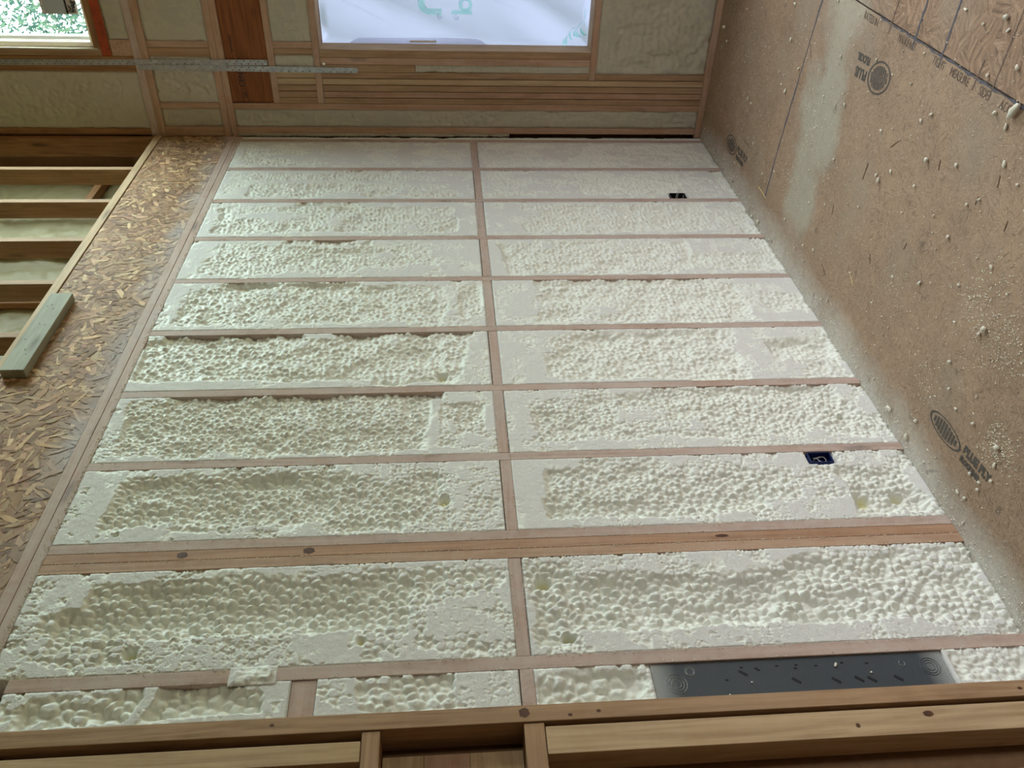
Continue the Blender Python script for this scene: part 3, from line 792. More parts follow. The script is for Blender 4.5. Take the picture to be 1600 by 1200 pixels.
for cx, cz, rr in ((-3.805, 1.045, (.013, .021, .029)), (-3.770, 1.0, (.010, .013)), (-3.790, .325, (.012, .020, .027)), (-3.775, .40, (.008,))):
    bm = bmesh.new()
    for r in rr:
        b2 = ringbm(cx, cz, r, .0013); me = bpy.data.meshes.new('x'); b2.to_mesh(me); b2.free(); bm.from_mesh(me); bpy.data.meshes.remove(me)
    on_panel(bm, 'knockout', PANEL)
for cx, cz in ((-3.782, .855), (-3.812, .715), (-3.817, .605), (-3.817, .540), (-3.820, .505), (-3.820, .430)):
    bm = boxbm(.008, .0012, .026, .0004)
    bmesh.ops.rotate(bm, cent=(0, 0, 0), matrix=Matrix.Rotation(math.radians(38), 3, 'Y'), verts=bm.verts)
    bmesh.ops.translate(bm, vec=(cx, .0056, cz), verts=bm.verts)
    on_panel(bm, 'slot', BLACK)
for cx, cz in ((-3.765, .855), (-3.77, .815), (-3.765, .755), (-3.775, .81), (-3.80, .905), (-3.765, .70), (-3.775, .705), (-3.77, .645), (-3.765, .57), (-3.77, .50)):
    bm = boxbm(.0045, .0012, .009, .0004)
    bmesh.ops.translate(bm, vec=(cx, .0056, cz), verts=bm.verts)
    on_panel(bm, 'screw_hole', BLACK)
for k, (cx, cz, r) in enumerate(((-3.772, .59, .006), (-3.80, .50, .004), (-3.812, .84, .0035), (-3.845, .91, .003))):
    o = bpy.data.objects.new('foam_crumb', BL[1 if k == 0 else 0]); COL.objects.link(o)
    o.location = (cx, .0058, cz); o.scale = (r*.8,)*3; o.rotation_euler = (math.radians(90), .6, 0)
    tag(o, ('elongated foam bit stuck on the dark panel', 'round foam bit stuck beside the last slots of the dark panel', 'tiny foam bit below the middle of the dark panel', 'tiny foam speck on the dark panel edge by the proud stud')[k], 'foam crumb')

# electrical boxes -----------------------------------------------------------
def ebox(label, x0, x1, z0, z1, mat, wires, depth=.07):
    cx, cz = (x0+x1)/2, (z0+z1)/2; t = .003
    root = bpy.data.objects.new('electrical_box', None); COL.objects.link(root); root.location = (cx, .05, z0)
    root.empty_display_size = .05
    tag(root, label, 'outlet box')
    box('box_side', x0, x0+t, .0, depth, z0, z1, mat, root, .0008); box('box_side', x1-t, x1, .0, depth, z0, z1, mat, root, .0008)
    box('box_end', x0+t, x1-t, .0, depth, z0, z0+t, mat, root, .0008); box('box_end', x0+t, x1-t, .0, depth, z1-t, z1, mat, root, .0008)
    box('box_back', x0+t, x1-t, depth-t, depth, z0+t, z1-t, BLACK, root, 0)
    for w in wires: tube('wire', w, .0013, WIRE, root, 6)
    return root
x0, x1, z0, z1 = -2.976, -2.926, .281, .366
ebox('navy blue outlet box low in the eighth bay with loose bare wires', x0, x1, z0, z1, NAVY, [
    [(-2.945, .05, .352), (-2.940, .02, .335), (-2.938, .012, .320), (-2.942, .010, .305), (-2.955, .012, .300), (-2.968, .02, .312)],
    [(-2.935, .04, .33), (-2.945, .012, .331), (-2.962, .008, .330), (-2.972, .006, .318), (-2.975, .004, .305)],
    [(-2.944, .012, .345), (-2.946, .008, .335), (-2.945, .009, .320)]])
x0, x1, z0, z1 = -.864, -.800, .296, .382
ebox('black outlet box low in the second bay with wires poking out', x0, x1, z0, z1, BLACK, [
    [(-.83, .04, .35), (-.82, .01, .345), (-.80, -.012, .335), (-.775, -.03, .322)],
    [(-.83, .04, .34), (-.815, .01, .336), (-.79, -.010, .322), (-.775, -.025, .308)],
    [(-.845, .03, .37), (-.852, .008, .36), (-.855, .006, .33)], [(-.85, .03, .32), (-.838, .004, .31), (-.812, .006, .305)]])

# strand board band over the plates -----------------------------------------
def strand_board(label, x0, x1, z0, z1, seed):
    r2 = random.Random(seed)
    V = [(x0, .0, z0), (x1, .0, z0), (x1, .0, z1), (x0, .0, z1), (x0, .018, z0), (x1, .018, z0), (x1, .018, z1), (x0, .018, z1)]
    F = [(0, 1, 2, 3), (4, 7, 6, 5), (0, 4, 5, 1), (3, 2, 6, 7), (0, 3, 7, 4), (1, 5, 6, 2)]
    C = [(158, 126, 94)]*6
    n = int((x1-x0)*(z1-z0)/.00042)
    pal = [(178, 142, 104), (160, 122, 86), (196, 162, 122), (140, 102, 70), (206, 176, 136), (168, 130, 98), (128, 92, 64), (184, 146, 116), (152, 112, 90)]
    for i in range(n):
        cx = r2.uniform(x0, x1); cz = r2.uniform(z0, z1)
        L = r2.uniform(.03, .085)*(1.0 if r2.random() < .8 else 1.3); w = r2.uniform(.008, .024)
        a = r2.gauss(math.radians(30), 1.0)
        pts = [(-L/2, -w/2*r2.uniform(.1, 1)), (-L/6, -w/2), (L/4, -w/2*r2.uniform(.7, 1)), (L/2, -w/2*r2.uniform(0, .8)), (L/2*r2.uniform(.8, 1), w/2*r2.uniform(.2, 1)), (0, w/2), (-L/2*r2.uniform(.8, 1), w/2*r2.uniform(.4, 1))]
        b = len(V); y = -.0002-.0022*i/n; tl = r2.uniform(-.012, .012)
        for px, pz in pts:
            X = cx+px*math.cos(a)-pz*math.sin(a); Z = cz+px*math.sin(a)+pz*math.cos(a)
            V.append((min(max(X, x0), x1), y+tl*pz, min(max(Z, z0), z1)))
        F.append(tuple(range(b, b+7))); c = r2.choice(pal); k = r2.uniform(.78, 1.16); C.append(tuple(min(255, int(q*k)) for q in c))
    me = bpy.data.meshes.new('strand_board'); me.from_pydata(V, [], F)
    at = me.attributes.new('tint', 'FLOAT_COLOR', 'FACE')
    at.data.foreach_set('color', [q for c in C for q in lin(*c)])
    return tag(obj('strand_board', me, OSB), label, 'board')
strand_board('short strand board panel above the top plate, from the end wall to the vertical joint', -.647, -.001, H+.0725, 3.327, 3)
strand_board('long strand board panel above the top plate, running from the joint toward the camera', -4.3, -.649, H+.0725, 3.327, 4)
lumber('sole_plate', 'pale clean plank edge along the top of the strand board, under the open studs', 'plate', -4.3, 0, -.006, .105, 3.331, 3.371, 'bright')
# scrap block leaning on the band
sb = box('timber_offcut', -2.402, -1.858, -.042, -.004, 3.232, 3.322, wood('treated', 'x'))
tag(sb, 'grey-green treated timber offcut fixed flat on the strand board with nail holes', 'offcut')
for x, z in ((-2.30, 3.262), (-2.27, 3.275), (-2.20, 3.30), (-2.10, 3.262), (-2.09, 3.285), (-1.98, 3.27), (-1.95, 3.285), (-1.96, 3.30)):
    bm = bmesh.new(); bmesh.ops.create_cone(bm, cap_ends=True, segments=10, radius1=.0035, radius2=.0028, depth=.002)
    bmesh.ops.rotate(bm, cent=(0, 0, 0), matrix=Matrix.Rotation(math.radians(90), 3, 'X'), verts=bm.verts)
    bmesh.ops.translate(bm, vec=(x, -.0425, z), verts=bm.verts)
    frombm('nail_head', bm, NAILM, sb)

# open studs above and the foam behind them
USTUD = [(-.001, -.039)]+[(a, b) for a, b in STUDS[1:]]+[(-3.3, -3.338)]
for i, (a, b) in enumerate(USTUD):
    lumber('open_stud', 'open bare stud above the strand board, '+('right in the end wall corner' if i == 0 else ordn[min(i, 7)]+' from the end wall' if i < 8 else 'last one toward the camera'), 'stud', b, a, -.004 if i else .0, .088 if i else .115, 3.372, 5.2, 'brown' if i == 0 else 'pine', 'open studs of the upper wall')
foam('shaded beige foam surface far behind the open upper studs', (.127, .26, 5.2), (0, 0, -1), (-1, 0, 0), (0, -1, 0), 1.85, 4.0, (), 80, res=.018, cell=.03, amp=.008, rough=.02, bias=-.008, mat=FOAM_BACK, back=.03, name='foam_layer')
lumber('blocking', 'short dark block behind the open studs near the end wall', 'blocking', -.45, -.05, .20, .252, 3.66, 3.70, 'brown')
for k, (x, w) in enumerate(((-.95, .05), (-1.45, .06))):
    lumber('rear_stud', ('narrow' if k == 0 else 'wider')+' brown rear stud showing against the foam behind the open studs', 'stud', x-w, x, .225, .258, 3.372, 5.2, 'brown')

# ================================================================== END WALL
def ew(name, label, cat, y0, y1, z0, z1, kind, group=None, x0=0.0, x1=.13):
    return lumber(name, label, cat, x0, x1, y0, y1, z0, z1, kind, group)
G5 = 'long stacked studs beside the wrapped window'
YB = [-.205, -.240, -.279, -.317, -.355]
ew('wall_stud', 'knotty full height stud of the stacked pack, closest to the long wall', 'stud', -.205, -.169, .042, 2.88, 'red', G5, x0=-.001)
for i in range(4):
    ew('wall_stud', 'knotty stacked stud under the header end, '+('second', 'third', 'fourth', 'fifth')[i]+' from the long wall', 'stud', YB[i+1]+.0020, YB[i]-.0018, .042, 2.337, ('pine', 'red', 'pine', 'bright')[i], G5, x0=(.0, .003, -.001, .002)[i])
ew('wall_stud', 'pale stud on the window side of the stacked pack, beside the foam slit', 'stud', -.393, -.3575, .7512, 2.337, 'pine')
ew('wall_stud', 'pale stud below the sill plank, between stacked pack and big foam field', 'stud', -.393, -.3575, .042, .7112, 'pine')
ew('wall_stud', 'window side trimmer, next to the foam slit', 'stud', -.475, -.436, .752, 2.337, 'dusty_end', 'window trimmers')
ew('wall_stud', 'window side trimmer forming the bright opening edge', 'stud', -.515, -.4765, .752, 2.337, 'pine', 'window trimmers')
ew('blocking', 'short wood filler piece in the slit between trimmer and stacked studs', 'blocking', -.4345, -.394, 1.79, 2.337, 'pine')
ew('window_sill_plate', 'dark reddish sill plank under the wrapped window, crossing to the stacked studs', 'sill', -2.4, -.356, .712, .7505, 'dusty_end')
ew('header_plate', 'thin plank across the top of the wrapped window opening', 'plate', -2.4, -.2062, 2.3385, 2.376, 'dusty_end')
ew('header_plate', 'pink dusty plank directly below the orange laminated beam', 'plate', -2.4, -.2062, 2.600, 2.6365, 'dusty_end')
ew('blocking', 'short block above the header plank, closest to the long wall', 'blocking', YB[1]+.0008, YB[0]-.0008, 2.3765, 2.5995, 'pine', 'short blocks over the header')
for i in range(1, 4):
    ew('blocking', 'short block above the header plank, %s one away from the long wall' % ('second', 'third', 'fourth')[i-1], 'blocking', YB[i+1]+.0020, YB[i]-.0018, 2.3765, 2.5995, ('pine', 'pine', 'bright')[i-1], 'short blocks over the header', x0=(.001, .003, .0)[i-1])
ew('blocking', 'pale block next to the metal strap over the window corner', 'blocking', -.393, -.3565, 2.3765, 2.5995, 'bright')
ew('blocking', 'reddish block above the window corner, lower of the pair beside foam', 'blocking', -.523, -.487, 2.3765, 2.5995, 'pine', 'pair of blocks over the window corner')
ew('blocking', 'dusty block above the window corner, the one touching the square of foam', 'blocking', -.56, -.524, 2.3765, 2.5995, 'dusty_end', 'pair of blocks over the window corner')
lv = box('laminated_beam', .004, .13, -2.4, -.2105, 2.638, 2.878, wood('lvl', 'y'))
tag(lv, 'dark orange laminated header beam with printed lettering', 'beam')
for s, y, z, sz in (('on', -.235, 2.785, .045), ('CENTER-', -.300, 2.788, .052), ('laminated', -.50, 2.825, .028), ('LP 2.0E', -.62, 2.79, .03)):
    if s.startswith('LP'): continue
    place_text('printed_text', s, sz, (.0035, y, z), (0, -1, 0), (0, 0, 1), TEXTK, lv, sx=.82)
for z, kk in ((2.880, 0), (2.9185, 1)):
    ew('top_plate', ('lower' if kk == 0 else 'upper')+' plank of the dusty double plate above the laminated beam on the end wall', 'plate', -2.4, -.0, z, z+.0375, 'dusty_end', 'end wall double plate', x0=-.002*kk)
ew('wall_stud', 'short stud under the corner of the upper floor edge, dusty', 'stud', -.0605, -.003, 2.957, 3.300, 'dusty_end')
ew('wall_stud', 'brown stud in the room corner below the double plate', 'stud', -.060, -.022, .042, 2.879, 'dusty_end', x0=.001)
ew('sole_plate', 'dusty plank along the foot of the end wall', 'plate', -3.0, -.0005, .001, .041, 'dusty_end')
ew('blocking', 'pinkish plank in the floor edge zone, between two foam squares', 'blocking', -.206, -.170, 2.957, 3.3, 'dusty_end')
ew('blocking', 'upper of the paired planks above the strap in the floor edge zone', 'blocking', -.556, -.522, 2.957, 3.3, 'dusty_end', 'paired planks above the strap')
ew('blocking', 'lower of the paired planks above the strap in the floor edge zone', 'blocking', -.521, -.472, 2.957, 3.3, 'pine', 'paired planks above the strap')
for z, kk in ((3.301, 0), (3.3445, 1)):
    ew('sole_plate', ('lower' if kk == 0 else 'upper')+' dusty plank of the pair crossing at the upper storey foot of the end wall', 'plate', -2.4, -.0, z, z+.0425, 'dusty_end' if kk == 0 else 'dusty', 'upper storey foot planks', x0=-.003+.002*kk)
ew('wall_stud', 'upper storey stud against the corner above the foot planks', 'stud', -.048, -.010, 3.388, 5.2, 'brown')
ew('wall_stud', 'upper storey stud just under the long strap', 'stud', -.418, -.382, 3.388, 5.2, 'brown', x0=.002)
ew('wall_stud', 'upper storey stud behind the long strap', 'stud', -.468, -.4185, 3.388, 5.2, 'brown')
ew('wall_stud', 'upper storey trimmer right beside the clear window', 'stud', -.506, -.4695, 3.556, 5.2, 'pine')
ew('blocking', 'small pink block at the lower corner of the clear window, by the orange tape', 'blocking', -.56, -.470, 3.388, 3.500, 'dusty_end')
tp = ew('wall_stud', 'sill plank under the clear window', 'sill', -2.4, -.5065, 3.556, 3.592, 'brown')
tape = box('flashing_tape', -.003, .0, -2.3, -.471, 3.505, 3.555, TAPE, bev=.0008)
bm = None
tag(tape, 'torn orange flashing tape under the clear window sill', 'tape')
ew('blocking', 'hidden plank carrying the orange tape', 'plate', -2.4, -.4705, 3.502, 3.5555, 'brown', x0=.001)

Ed = dict(A=(0, 0, -1), B=(0, 1, 0), N=(-1, 0, 0))
def ebay(lab, y0, y1, z0, z1, rects, seed, **kw):
    kw.setdefault('mat', FOAM_END); kw.setdefault('res', .007); kw.setdefault('cell', .03); kw.setdefault('amp', .01); kw.setdefault('bias', -.002)
    return foam(lab, (0.0, y0+.0006, z1-.0006), la=(z1-z0-.0012), lb=(y1-y0-.0012), rects=rects, seed=seed, **Ed, **kw)
ebay('long narrow foam strip on the end wall between corner stud and stacked studs', -.169, -.0605, .042, 2.879, ((.0, 1, .1, .9, .012),), 201, rough=.012)
ebay('thin foam slit between window trimmer and stacked studs', -.4355, -.3935, .752, 1.789, ((0, 1, .1, .9, .008),), 202, cell=.018, amp=.01, res=.004)
ebay('big textured foam field on the end wall under the wrapped window', -2.4, -.3935, .042, .711, ((.15, .95, .2, .99, .016), (.5, 1, .0, .99, .02)), 203, res=.008, cell=.035, amp=.012, rough=.014)
ebay('square of foam between header plank and laminated beam at the window corner', -2.4, -.5605, 2.377, 2.5995, ((.1, .9, .0, .97, .006),), 204)
ebay('small foam patch above the header plank behind the strap', -.4865, -.3935, 2.377, 2.5995, (), 205, rough=.014)
ebay('foam panel in the floor edge zone above the paired planks', -2.4, -.5565, 2.957, 3.300, ((.1, .9, .0, .9, .008),), 206)
ebay('thin foam line between paired planks and metal strap', -.4715, -.43, 2.957, 3.300, (), 207)
ebay('foam panel in the floor edge zone just under the metal strap', -.4295, -.2065, 2.957, 3.300, ((.1, .9, .2, .8, .008),), 208)
ebay('small foam panel beside the strand board top corner', -.1695, -.061, 2.957, 3.300, ((.1, .9, .2, .8, .008),), 209)
ebay('foam panel at the lower corner of the clear window', -2.4, -.5605, 3.388, 3.500, ((.1, .9, .1, .9, .008),), 210)
ebay('large shaded foam field on the upper storey end wall below the strap', -.3815, -.0485, 3.388, 5.2, ((.12, .94, .12, .92, .012),), 211, rough=.012, cell=.04, amp=.012)
ebay('ragged foam filling the corner joint of the end wall beside the long wall', -.0210, -.0005, 1.22, 2.879, (), 212, rough=.010, res=.004)
# solid core left of the wide field up to the top plank
# sheathing with window openings
def shell(name, rects, x0, x1):
    bm = bmesh.new()
    for (a0, a1, b0, b1) in rects:
        t = boxbm(x1-x0, a1-a0, b1-b0, 0); bmesh.ops.translate(t, vec=((x0+x1)/2, (a0+a1)/2, (b0+b1)/2), verts=t.verts)
        me = bpy.data.meshes.new('x'); t.to_mesh(me); t.free(); bm.from_mesh(me); bpy.data.meshes.remove(me)
    return bm
def holed(u0, u1, v0, v1, holes):
    us = sorted({u0, u1, *[h[0] for h in holes], *[h[1] for h in holes]}); vs = sorted({v0, v1, *[h[2] for h in holes], *[h[3] for h in holes]})
    out = []
    for i in range(len(us)-1):
        for j in range(len(vs)-1):
            cu, cv = (us[i]+us[i+1])/2, (vs[j]+vs[j+1])/2
            if not any(h[0] < cu < h[1] and h[2] < cv < h[3] for h in holes): out.append((us[i], us[i+1], vs[j], vs[j+1]))
    return out
TOP = 5.3
e1 = frombm('wall_end', shell('w', holed(-6.1, .16, 0, TOP, [WIN1, WIN2, WIN3]), .131, .15), SHEATH); tag(e1, kind='structure')
# inner face of the end wall outside the view
e1b = frombm('wall_end_lining', shell('w', holed(-6.1, -2.401, 0.0, TOP, [WIN3]), -.001, .13), WALLP); tag(e1b, kind='structure')
l1 = box('wall_left', -8.1, .131, .1215, .15, 0, 3.37, SHEATH, bev=0); tag(l1, kind='structure')
l2 = box('wall_left_upper', -8.1, .15, .375, .395, 3.30, TOP, SHEATH, bev=0); tag(l2, kind='structure')
bk = frombm('wall_back', shell('w', holed(-6.1, .2, 0, TOP, []), -8.1, -8.0), WALLP); tag(bk, kind='structure')
rt = frombm('wall_right', shell('w', holed(-8.1, .15, 0, TOP, [FILLW]), -.05, .05), WALLP)
rt.data.transform(Matrix.Rotation(math.radians(90), 4, 'Z')); rt.data.transform(Matrix.Scale(-1, 4, (1, 0, 0))); 
for v in rt.data.vertices: pass
rt.data.transform(Matrix.Translation((0, -6.05, 0))); tag(rt, kind='structure')
box('floor_edge', -8.1, .15, .106, .374, 3.30, 3.330, SHEATH, bev=0)['kind'] = 'structure'
box('wall_end_upper_return', .131, .15, .15, .675, 3.30, TOP, SHEATH, bev=0)['kind'] = 'structure'
cl = box('ceiling', -8.1, .16, -6.1, .68, TOP, TOP+.05, WALLP, bev=0); tag(cl, kind='structure')

# wrapped window 1 -----------------------------------------------------------
w1 = bpy.data.objects.new('window_1', None); COL.objects.link(w1); w1.location = (.12, -1.43, .752); tag(w1, kind='structure')
def wrap_mesh():
    ny, nz = 260, 220
    yy, zz = np.meshgrid(np.linspace(-2.36, -.505, ny), np.linspace(.742, 2.343, nz), indexing='ij')
    s = (yy*.80+zz*.32)      # folds run diagonally
    t = (zz-yy*.2)
    f = .026*np.sin(s*22+1.8*fbm(s, t, 2.2, 5, 2))+.004*np.sin(s*47+2*fbm(s, t, 3, 8, 2))+.004*fbm(s*2, t, 3, 6, 2)
    edge = sm(np.minimum(np.minimum(yy+2.36, -.505-yy), np.minimum(zz-.742, 2.343-zz))/.06)
    P = np.stack([.150+f*edge+.002, yy, zz], -1)
    return P
Pw = wrap_mesh()
wr_ = obj('house_wrap', grid_mesh('house_wrap', Pw[::-1].copy()), WRAP, w1)
def wrap_x(y, z):
    i = int(round((y+2.36)/1.855*259)); j = int(round((z-.742)/1.601*219))
    return Pw[max(0, min(259, i)), max(0, min(219, j)), 0]
def on_wrap(me_or_bm, name, mat):
    o = me_or_bm
    for v in o.data.vertices: v.co.x = wrap_x(v.co.y+o.location.y, v.co.z+o.location.z)-.003-o.location.x
    return o
def glyph_u(y0, z0):   # rounded letter stroke pair, partly above the frame
    bm = bmesh.new()
    def band(pts, w):
        prev = None
        P = [Vector((0, p[0], p[1])) for p in pts]
        for i, p in enumerate(P):
            d = (P[min(i+1, len(P)-1)]-P[max(i-1, 0)]).normalized(); nrm = Vector((0, -d.z, d.y))
            a = bm.verts.new(p+nrm*w/2); b = bm.verts.new(p-nrm*w/2)
            if prev: bm.faces.new((prev[0], prev[1], b, a))
            prev = (a, b)
    return bm, band
bm, band = glyph_u(0, 0)
arc = lambda cy, cz, r, a0, a1, n=14: [(cy+r*math.cos(math.radians(a0+(a1-a0)*i/n)), cz+r*math.sin(math.radians(a0+(a1-a0)*i/n))) for i in range(n+1)]
# letter n seen from behind: baseline toward low z
band([(-.700, 1.629), (-.700, 1.68)]+arc(-.745, 1.70, .045, 0, 90, 10)+[(-.79, 1.745), (-.86, 1.745)], .040)
band([(-.785, 1.629), (-.785, 1.76)], .030)
# letter p
band([(-.700, 1.451), (-.700, 1.572)], .022)
band(arc(-.742, 1.490, .030, 0, 360, 24), .020)
band([(-.795, 1.500), (-.795, 1.530)], .02)
o = frombm('printed_letters', bm, GREENINK, w1); on_wrap(o, '', None)
bm, band = glyph_u(0, 0)
for cy, cz in ((-.668, 1.640), (-.668, 1.543)):
    band(arc(cy, cz, .0125, 0, 360, 20), .003)
    band([(cy+.006, cz-.006), (cy+.006, cz+.006)], .0022); band([(cy+.006, cz+.005), (cy-.003, cz+.004), (cy-.003, cz-.001), (cy+.001, cz-.002), (cy-.006, cz-.006)], .002)
o = frombm('registered_mark', bm, GREYINK, w1); on_wrap(o, '', None)
bm, band = glyph_u(0, 0)
def leaf(y, z, ang, L, w):
    d = Vector((0, math.cos(ang), math.sin(ang))); nn = Vector((0, -d.z, d.y)); p = Vector((0, y, z))
    prev = None
    for i in range(9):
        t = i/8; ww = w*math.sin(math.pi*t)**.8*.5+.0004
        c = p+d*L*t+nn*.18*L*math.sin(math.pi*t)
        a = bm.verts.new(c+nn*ww); b = bm.verts.new(c-nn*ww)
        if prev: bm.faces.new((prev[0], prev[1], b, a))
        prev = (a, b)
for y, z, a, L, w in ((-.555, .885, .1, .05, .016), (-.56, .878, -.2, .045, .014), (-.59, .855, -.2, .05, .014), (-.60, .835, -.5, .05, .018), (-.60, .825, -.8, .06, .016), (-.62, .80, -.7, .06, .014), (-.60, .80, -1.1, .05, .012)):
    leaf(y, z, a, L, w)
band([(-.545, .888), (-.575, .868), (-.60, .855), (-.615, .84), (-.61, .82)], .003)
band([(-.61, .82), (-.64, .805), (-.655, .79), (-.645, .775), (-.625, .785)], .004)
band([(-.66, .79), (-.70, .775), (-.73, .765)], .003)
band([(-.69, .785), (-.72, .79), (-.735, .775)], .003)
o = frombm('leaf_emblem', bm, GREENINK, w1); on_wrap(o, '', None)
# opening lining of the wrapped window (bright clean faces) and staples fold
box('sill_lining', .0005, .129, -2.35, -.5155, .7508, .7545, wood('bright', 'y'), w1, bev=.0005)
box('jamb_lining', .0005, .129, -.5195, -.5155, .7546, 2.3375, wood('bright', 'z'), w1, bev=.0005)
box('head_lining', .0005, .129, -2.35, -.5200, 2.3345, 2.3380, wood('bright', 'y'), w1, bev=.0005)
# pale wrap flap with a small window behind at the foot of the opening
fb = bmesh.new()
vs = [fb.verts.new((.128, y, z)) for y, z in ((-.5205, 2.18), (-.552, 2.12), (-.556, 1.62), (-.555, 1.46), (-.550, 1.41), (-.5205, 1.36))]
fb.faces.new(vs)
frombm('wrap_fold', fb, transl('wrap_fold_film', (.86, .84, .92, 1), .1), w1)
bx = box('clip', .120, .126, -.542, -.530, 1.66, 1.82, VINYL, w1)

# clear window 2 ---------------------------------------------------------------
w2 = bpy.data.objects.new('window_2', None); COL.objects.link(w2); w2.location = (.08, -1.45, 3.6); tag(w2, kind='structure')
wy0, wy1, wz0, wz1 = WIN2
box('window_frame', .035, .115, wy0, wy1+.035, wz0-.007, wz0+.016, VINYL, w2)
box('window_frame', .035, .115, wy1+.010, wy1+.038, wz0+.017, wz1, VINYL, w2)
box('window_frame', .035, .115, wy0, wy0+.03, wz0+.017, wz1, VINYL, w2)
box('window_frame', .035, .115, wy0+.03, wy1+.009, wz1-.03, wz1, VINYL, w2)
box('sash', .055, .095, wy1-.016, wy1+.004, wz0+.017, wz1-.031, VINYL, w2)
box('pane', .074, .078, wy0+.03, wy1-.016, wz0+.017, wz1-.031, GLASS, w2, bev=0)
st = box('window_label', .0725, .0737, -.95, -.672, 3.650, 3.848, STICK, w2, bev=0)
box('label_panel', .0718, .0724, -.95, -.673, 3.652, 3.708, STICKG, w2, bev=0)
box('label_bar', .0710, .0717, -.80, -.676, 3.706, 3.716, TEXTK, w2, bev=0)
box('label_bar', .0710, .0717, -.80, -.676, 3.832, 3.846, STICKG, w2, bev=0)
place_text('label_text', 'mage', .036, (.0712, -.683, 3.664), (0, -1, 0), (0, 0, 1), TEXTK, w2, bold=.0015)
place_text('label_text', ';Jur', .030, (.0712, -.680, 3.686), (0, -1, 0), (0, 0, 1), TEXTK, w2, bold=.0008)
place_text('label_text', 'D', .030, (.0712, -.750, 3.712), (0, -1, 0), (0, 0, 1), TEXTK, w2, bold=.001)
place_text('label_text', '0 2458', .013, (.0712, -.683, 3.834), (0, -1, 0), (0, 0, 1), TEXTK, w2)
# foam bead under the window
tube('foam_bead', [(.0, -.508, 4.9), (.0, -.508, 4.3), (-.002, -.5085, 4.0), (-.002, -.507, 3.72), (.0, -.508, 3.57)], .006, FOAM_END)
tag(bpy.data.objects['foam_bead'], 'thin yellowish foam bead along the trimmer of the clear window', 'foam bead')

# metal straps -------------------------------------------------------------
def strap(label, z_top, z_bot, y_top, y_bot, w, x, round_end=False):
    """perforated strap lying on the end wall"""
    step = .040; n = int((z_top-z_bot)/step)
    bm = bmesh.new(); hw = w/2
    def ctr(k): 
        t = k/n; return y_top+(y_bot-y_top)*t, z_top-k*step
    for k in range(n):
        yc, z0 = ctr(k); yc1, z1 = ctr(k+1)
        wk = 1.0
        for side in (0, 1):      # two columns of staggered holes
            a0 = -hw if side == 0 else 0; a1 = 0 if side == 0 else hw
            C = [(yc+a0*wk, z0), (yc+a1*wk, z0), (yc1+a1*wk, z1), (yc1+a0*wk, z1)]
            ym = (C[0][0]+C[1][0])/2; zm = (z0*.70+z1*.30) if side else (z0*.30+z1*.70)
            r = .0046
            outer = [C[0], ((C[0][0]+C[1][0])/2, z0), C[1], (C[1][0], (z0+z1)/2), C[2], ((C[2][0]+C[3][0])/2, z1), C[3], (C[3][0], (z0+z1)/2)]
            inner = []
            for q in outer:
                d = math.atan2(q[1]-zm, q[0]-ym); inner.append((ym+r*math.cos(d), zm+r*math.sin(d)))
            ov = [bm.verts.new((x, q[0], q[1])) for q in outer]; iv = [bm.verts.new((x, q[0], q[1])) for q in inner]
            for i in range(8): bm.faces.new((ov[i], ov[(i+1) % 8], iv[(i+1) % 8], iv[i]))
    if round_end:
        yc, z0 = ctr(n); c = [bm.verts.new((x, yc+hw*math.cos(a), z0-hw*.8*math.sin(a))) for a in [math.pi*i/10 for i in range(11)]]
        bm.faces.new(c)
    bmesh.ops.remove_doubles(bm, verts=bm.verts, dist=.0002)
    bmesh.ops.recalc_face_normals(bm, faces=bm.faces)
    r_ = bmesh.ops.extrude_face_region(bm, geom=bm.faces[:])
    bmesh.ops.translate(bm, vec=(-.0014, 0, 0), verts=[v for v in r_['geom'] if isinstance(v, bmesh.types.BMVert)])
    bmesh.ops.recalc_face_normals(bm, faces=bm.faces)
    return tag(frombm('metal_strap', bm, STEEL), label, 'strap')
strap('long perforated steel strap running up past the clear window, upper of the two', 5.0, 2.615, -.424, -.444, .032, -.0045)
strap('perforated steel strap ending in a rounded tip on the window trimmer, lower of the two', 3.376, 2.115, -.4115, -.405, .032, -.0066, True)
bm = bmesh.new(); bmesh.ops.create_cone(bm, cap_ends=True, segments=16, radius1=.008, radius2=.006, depth=.004)
bmesh.ops.rotate(bm, cent=(0, 0, 0), matrix=Matrix.Rotation(math.radians(90), 3, 'Y'), verts=bm.verts)
o = frombm('nail_cap', bm, VINYL, None, (-.003, -.440, 2.318)); tag(o, 'bright round cap beside the strap at the window corner', 'cap')

# ================================================================== NEAR END FRAMING (foreground)
lumber('door_stud', 'pale stud at the very bottom of the view on the floor side, with dented grain', 'stud', -3.985, -3.912, -.006, .085, 0, 1.412, 'bright')
lumber('door_stud', 'pale stud at the very bottom of the view on the ceiling side', 'stud', -3.978, -3.925, -.006, .085, 1.876, 2.92, 'bright')
lumber('door_block', 'short block end beside the striped boards, on the ceiling side', 'blocking', -4.4, -3.90, -.004, .085, 1.829, 1.8745, 'pine')
lumber('door_block', 'short block end beside the striped boards, on the floor side', 'blocking', -4.4, -3.90, -.004, .085, 1.414, 1.466, 'pine')
for k, (z0, z1, kd) in enumerate(((1.722, 1.826, 'bright'), (1.605, 1.7215, 'red'), (1.468, 1.6045, 'bright'))):
    lumber('header_board', ('tan striped board of the recessed stack, toward the ceiling', 'reddish brown board in the middle of the recessed stack', 'tan striped board of the recessed stack, toward the floor')[k], 'board', -4.5, -3.935, .062, .12, z0, z1, kd, 'recessed stack of boards')
lumber('door_stud', 'shadowed plank behind the pale floor side stud', 'stud', -4.12, -4.07, .03, .118, 0, 1.413, 'pine')
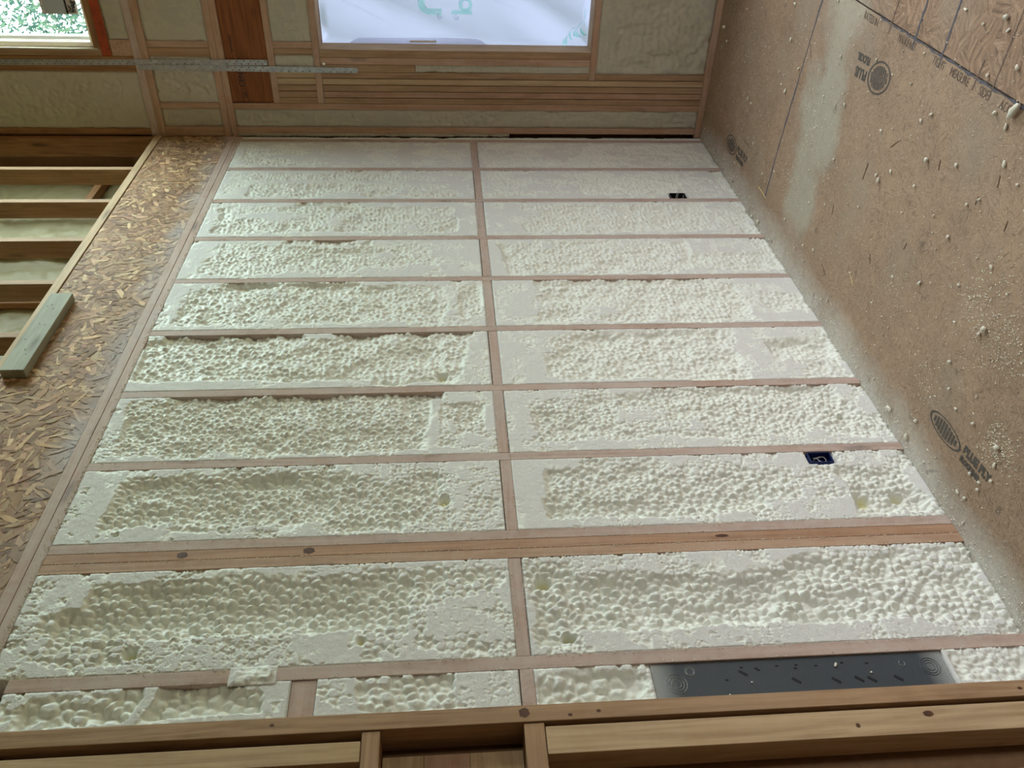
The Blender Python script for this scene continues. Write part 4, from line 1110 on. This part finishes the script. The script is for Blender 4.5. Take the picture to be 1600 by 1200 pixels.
lumber('door_stud', 'shadowed plank behind the pale ceiling side stud', 'stud', -4.09, -4.04, .03, .118, 1.877, 2.92, 'pine')

KNOT = simple('dark_knot', (78, 50, 34), .6, var=.45)
def knot(parent_label, x, y, z, rx, rz):
    par = next((o for o in COL.objects if o.get('label') == parent_label), None)
    bm = bmesh.new()
    for k in range(3):
        ring = [bm.verts.new((x+rx*q*math.cos(t*math.pi/9)*(1+.12*math.sin(3*t+k)), y-.0002-.0002*k, z+rz*q*math.sin(t*math.pi/9)*(1+.15*math.cos(2*t+k)))) for t in range(18) for q in ((1, .62, .3)[k],)]
        bm.faces.new(ring)
    frombm('knot', bm, KNOT, par)
mid = 'stud of the tight triple post in the long wall, middle one with dark knots'
knot(mid, -3.300, -.0004, 2.452, .012, .016); knot(mid, -3.300, -.0004, 2.075, .012, .018); knot(mid, -3.298, -.0004, .78, .006, .022)
pr_ = 'clean knotty full height stud standing proud at the near end of the foam'
for kx, kz, ra, rb in ((-3.873, 1.463, .013, .014), (-3.885, 1.345, .004, .006), (-3.878, 1.27, .004, .006), (-3.872, 2.1, .004, .006), (-3.876, .12, .004, .007)): knot(pr_, kx, -.0084, kz, ra, rb)
fl_ = 'pale stud at the very bottom of the view on the floor side, with dented grain'
for kx, kz, ra, rb in ((-3.933, .405, .008, .014), (-3.955, .605, .006, .006)): knot(fl_, kx, -.0064, kz, ra, rb)

# ================================================================== OUTSIDE
def tree():
    r2 = random.Random(77); root = bpy.data.objects.new('garden_tree', None); COL.objects.link(root); root.location = (5.2, .8, 0)
    tag(root, 'leafy green tree seen through the clear upper window', 'tree')
    tube('trunk', [(5.6, 3.0, -.5), (5.65, 3.0, 2.5), (5.5, 2.6, 4.2), (5.3, 2.2, 5.2)], .10, wood('brown', 'z'), root, 10)
    for nm, mt, cnt in (('foliage', LEAF, 15000), ('foliage', LEAF2, 14000)):
        V = []; F = []
        for _ in range(cnt):
            th = r2.uniform(0, 6.28); ph = math.acos(r2.uniform(-1, 1)); rr = 2.6*r2.random()**.4
            c = Vector((5.2+rr*math.sin(ph)*math.cos(th)*.8, .8+rr*math.sin(ph)*math.sin(th)*1.3, 5.9+rr*math.cos(ph)*.85))
            d = Vector((r2.uniform(-1, 1), r2.uniform(-1, 1), r2.uniform(-1.4, .2))).normalized(); n_ = d.orthogonal().normalized()
            n_.rotate(Matrix.Rotation(r2.uniform(0, 6.28), 3, d)); L = r2.uniform(.05, .12); w = L*.16
            b = len(V); V += [tuple(c), tuple(c+d*L*.5+n_*w), tuple(c+d*L), tuple(c+d*L*.5-n_*w)]; F.append((b, b+1, b+2, b+3))
        me = bpy.data.meshes.new(nm); me.from_pydata(V, [], F)
        obj(nm, me, mt, root)
tree()
gd = box('ground', -20, 30, -25, 25, -.6, -.5, simple('outdoor_ground', (110, 120, 84), .95, var=.2), bev=0)
tag(gd, kind='structure')
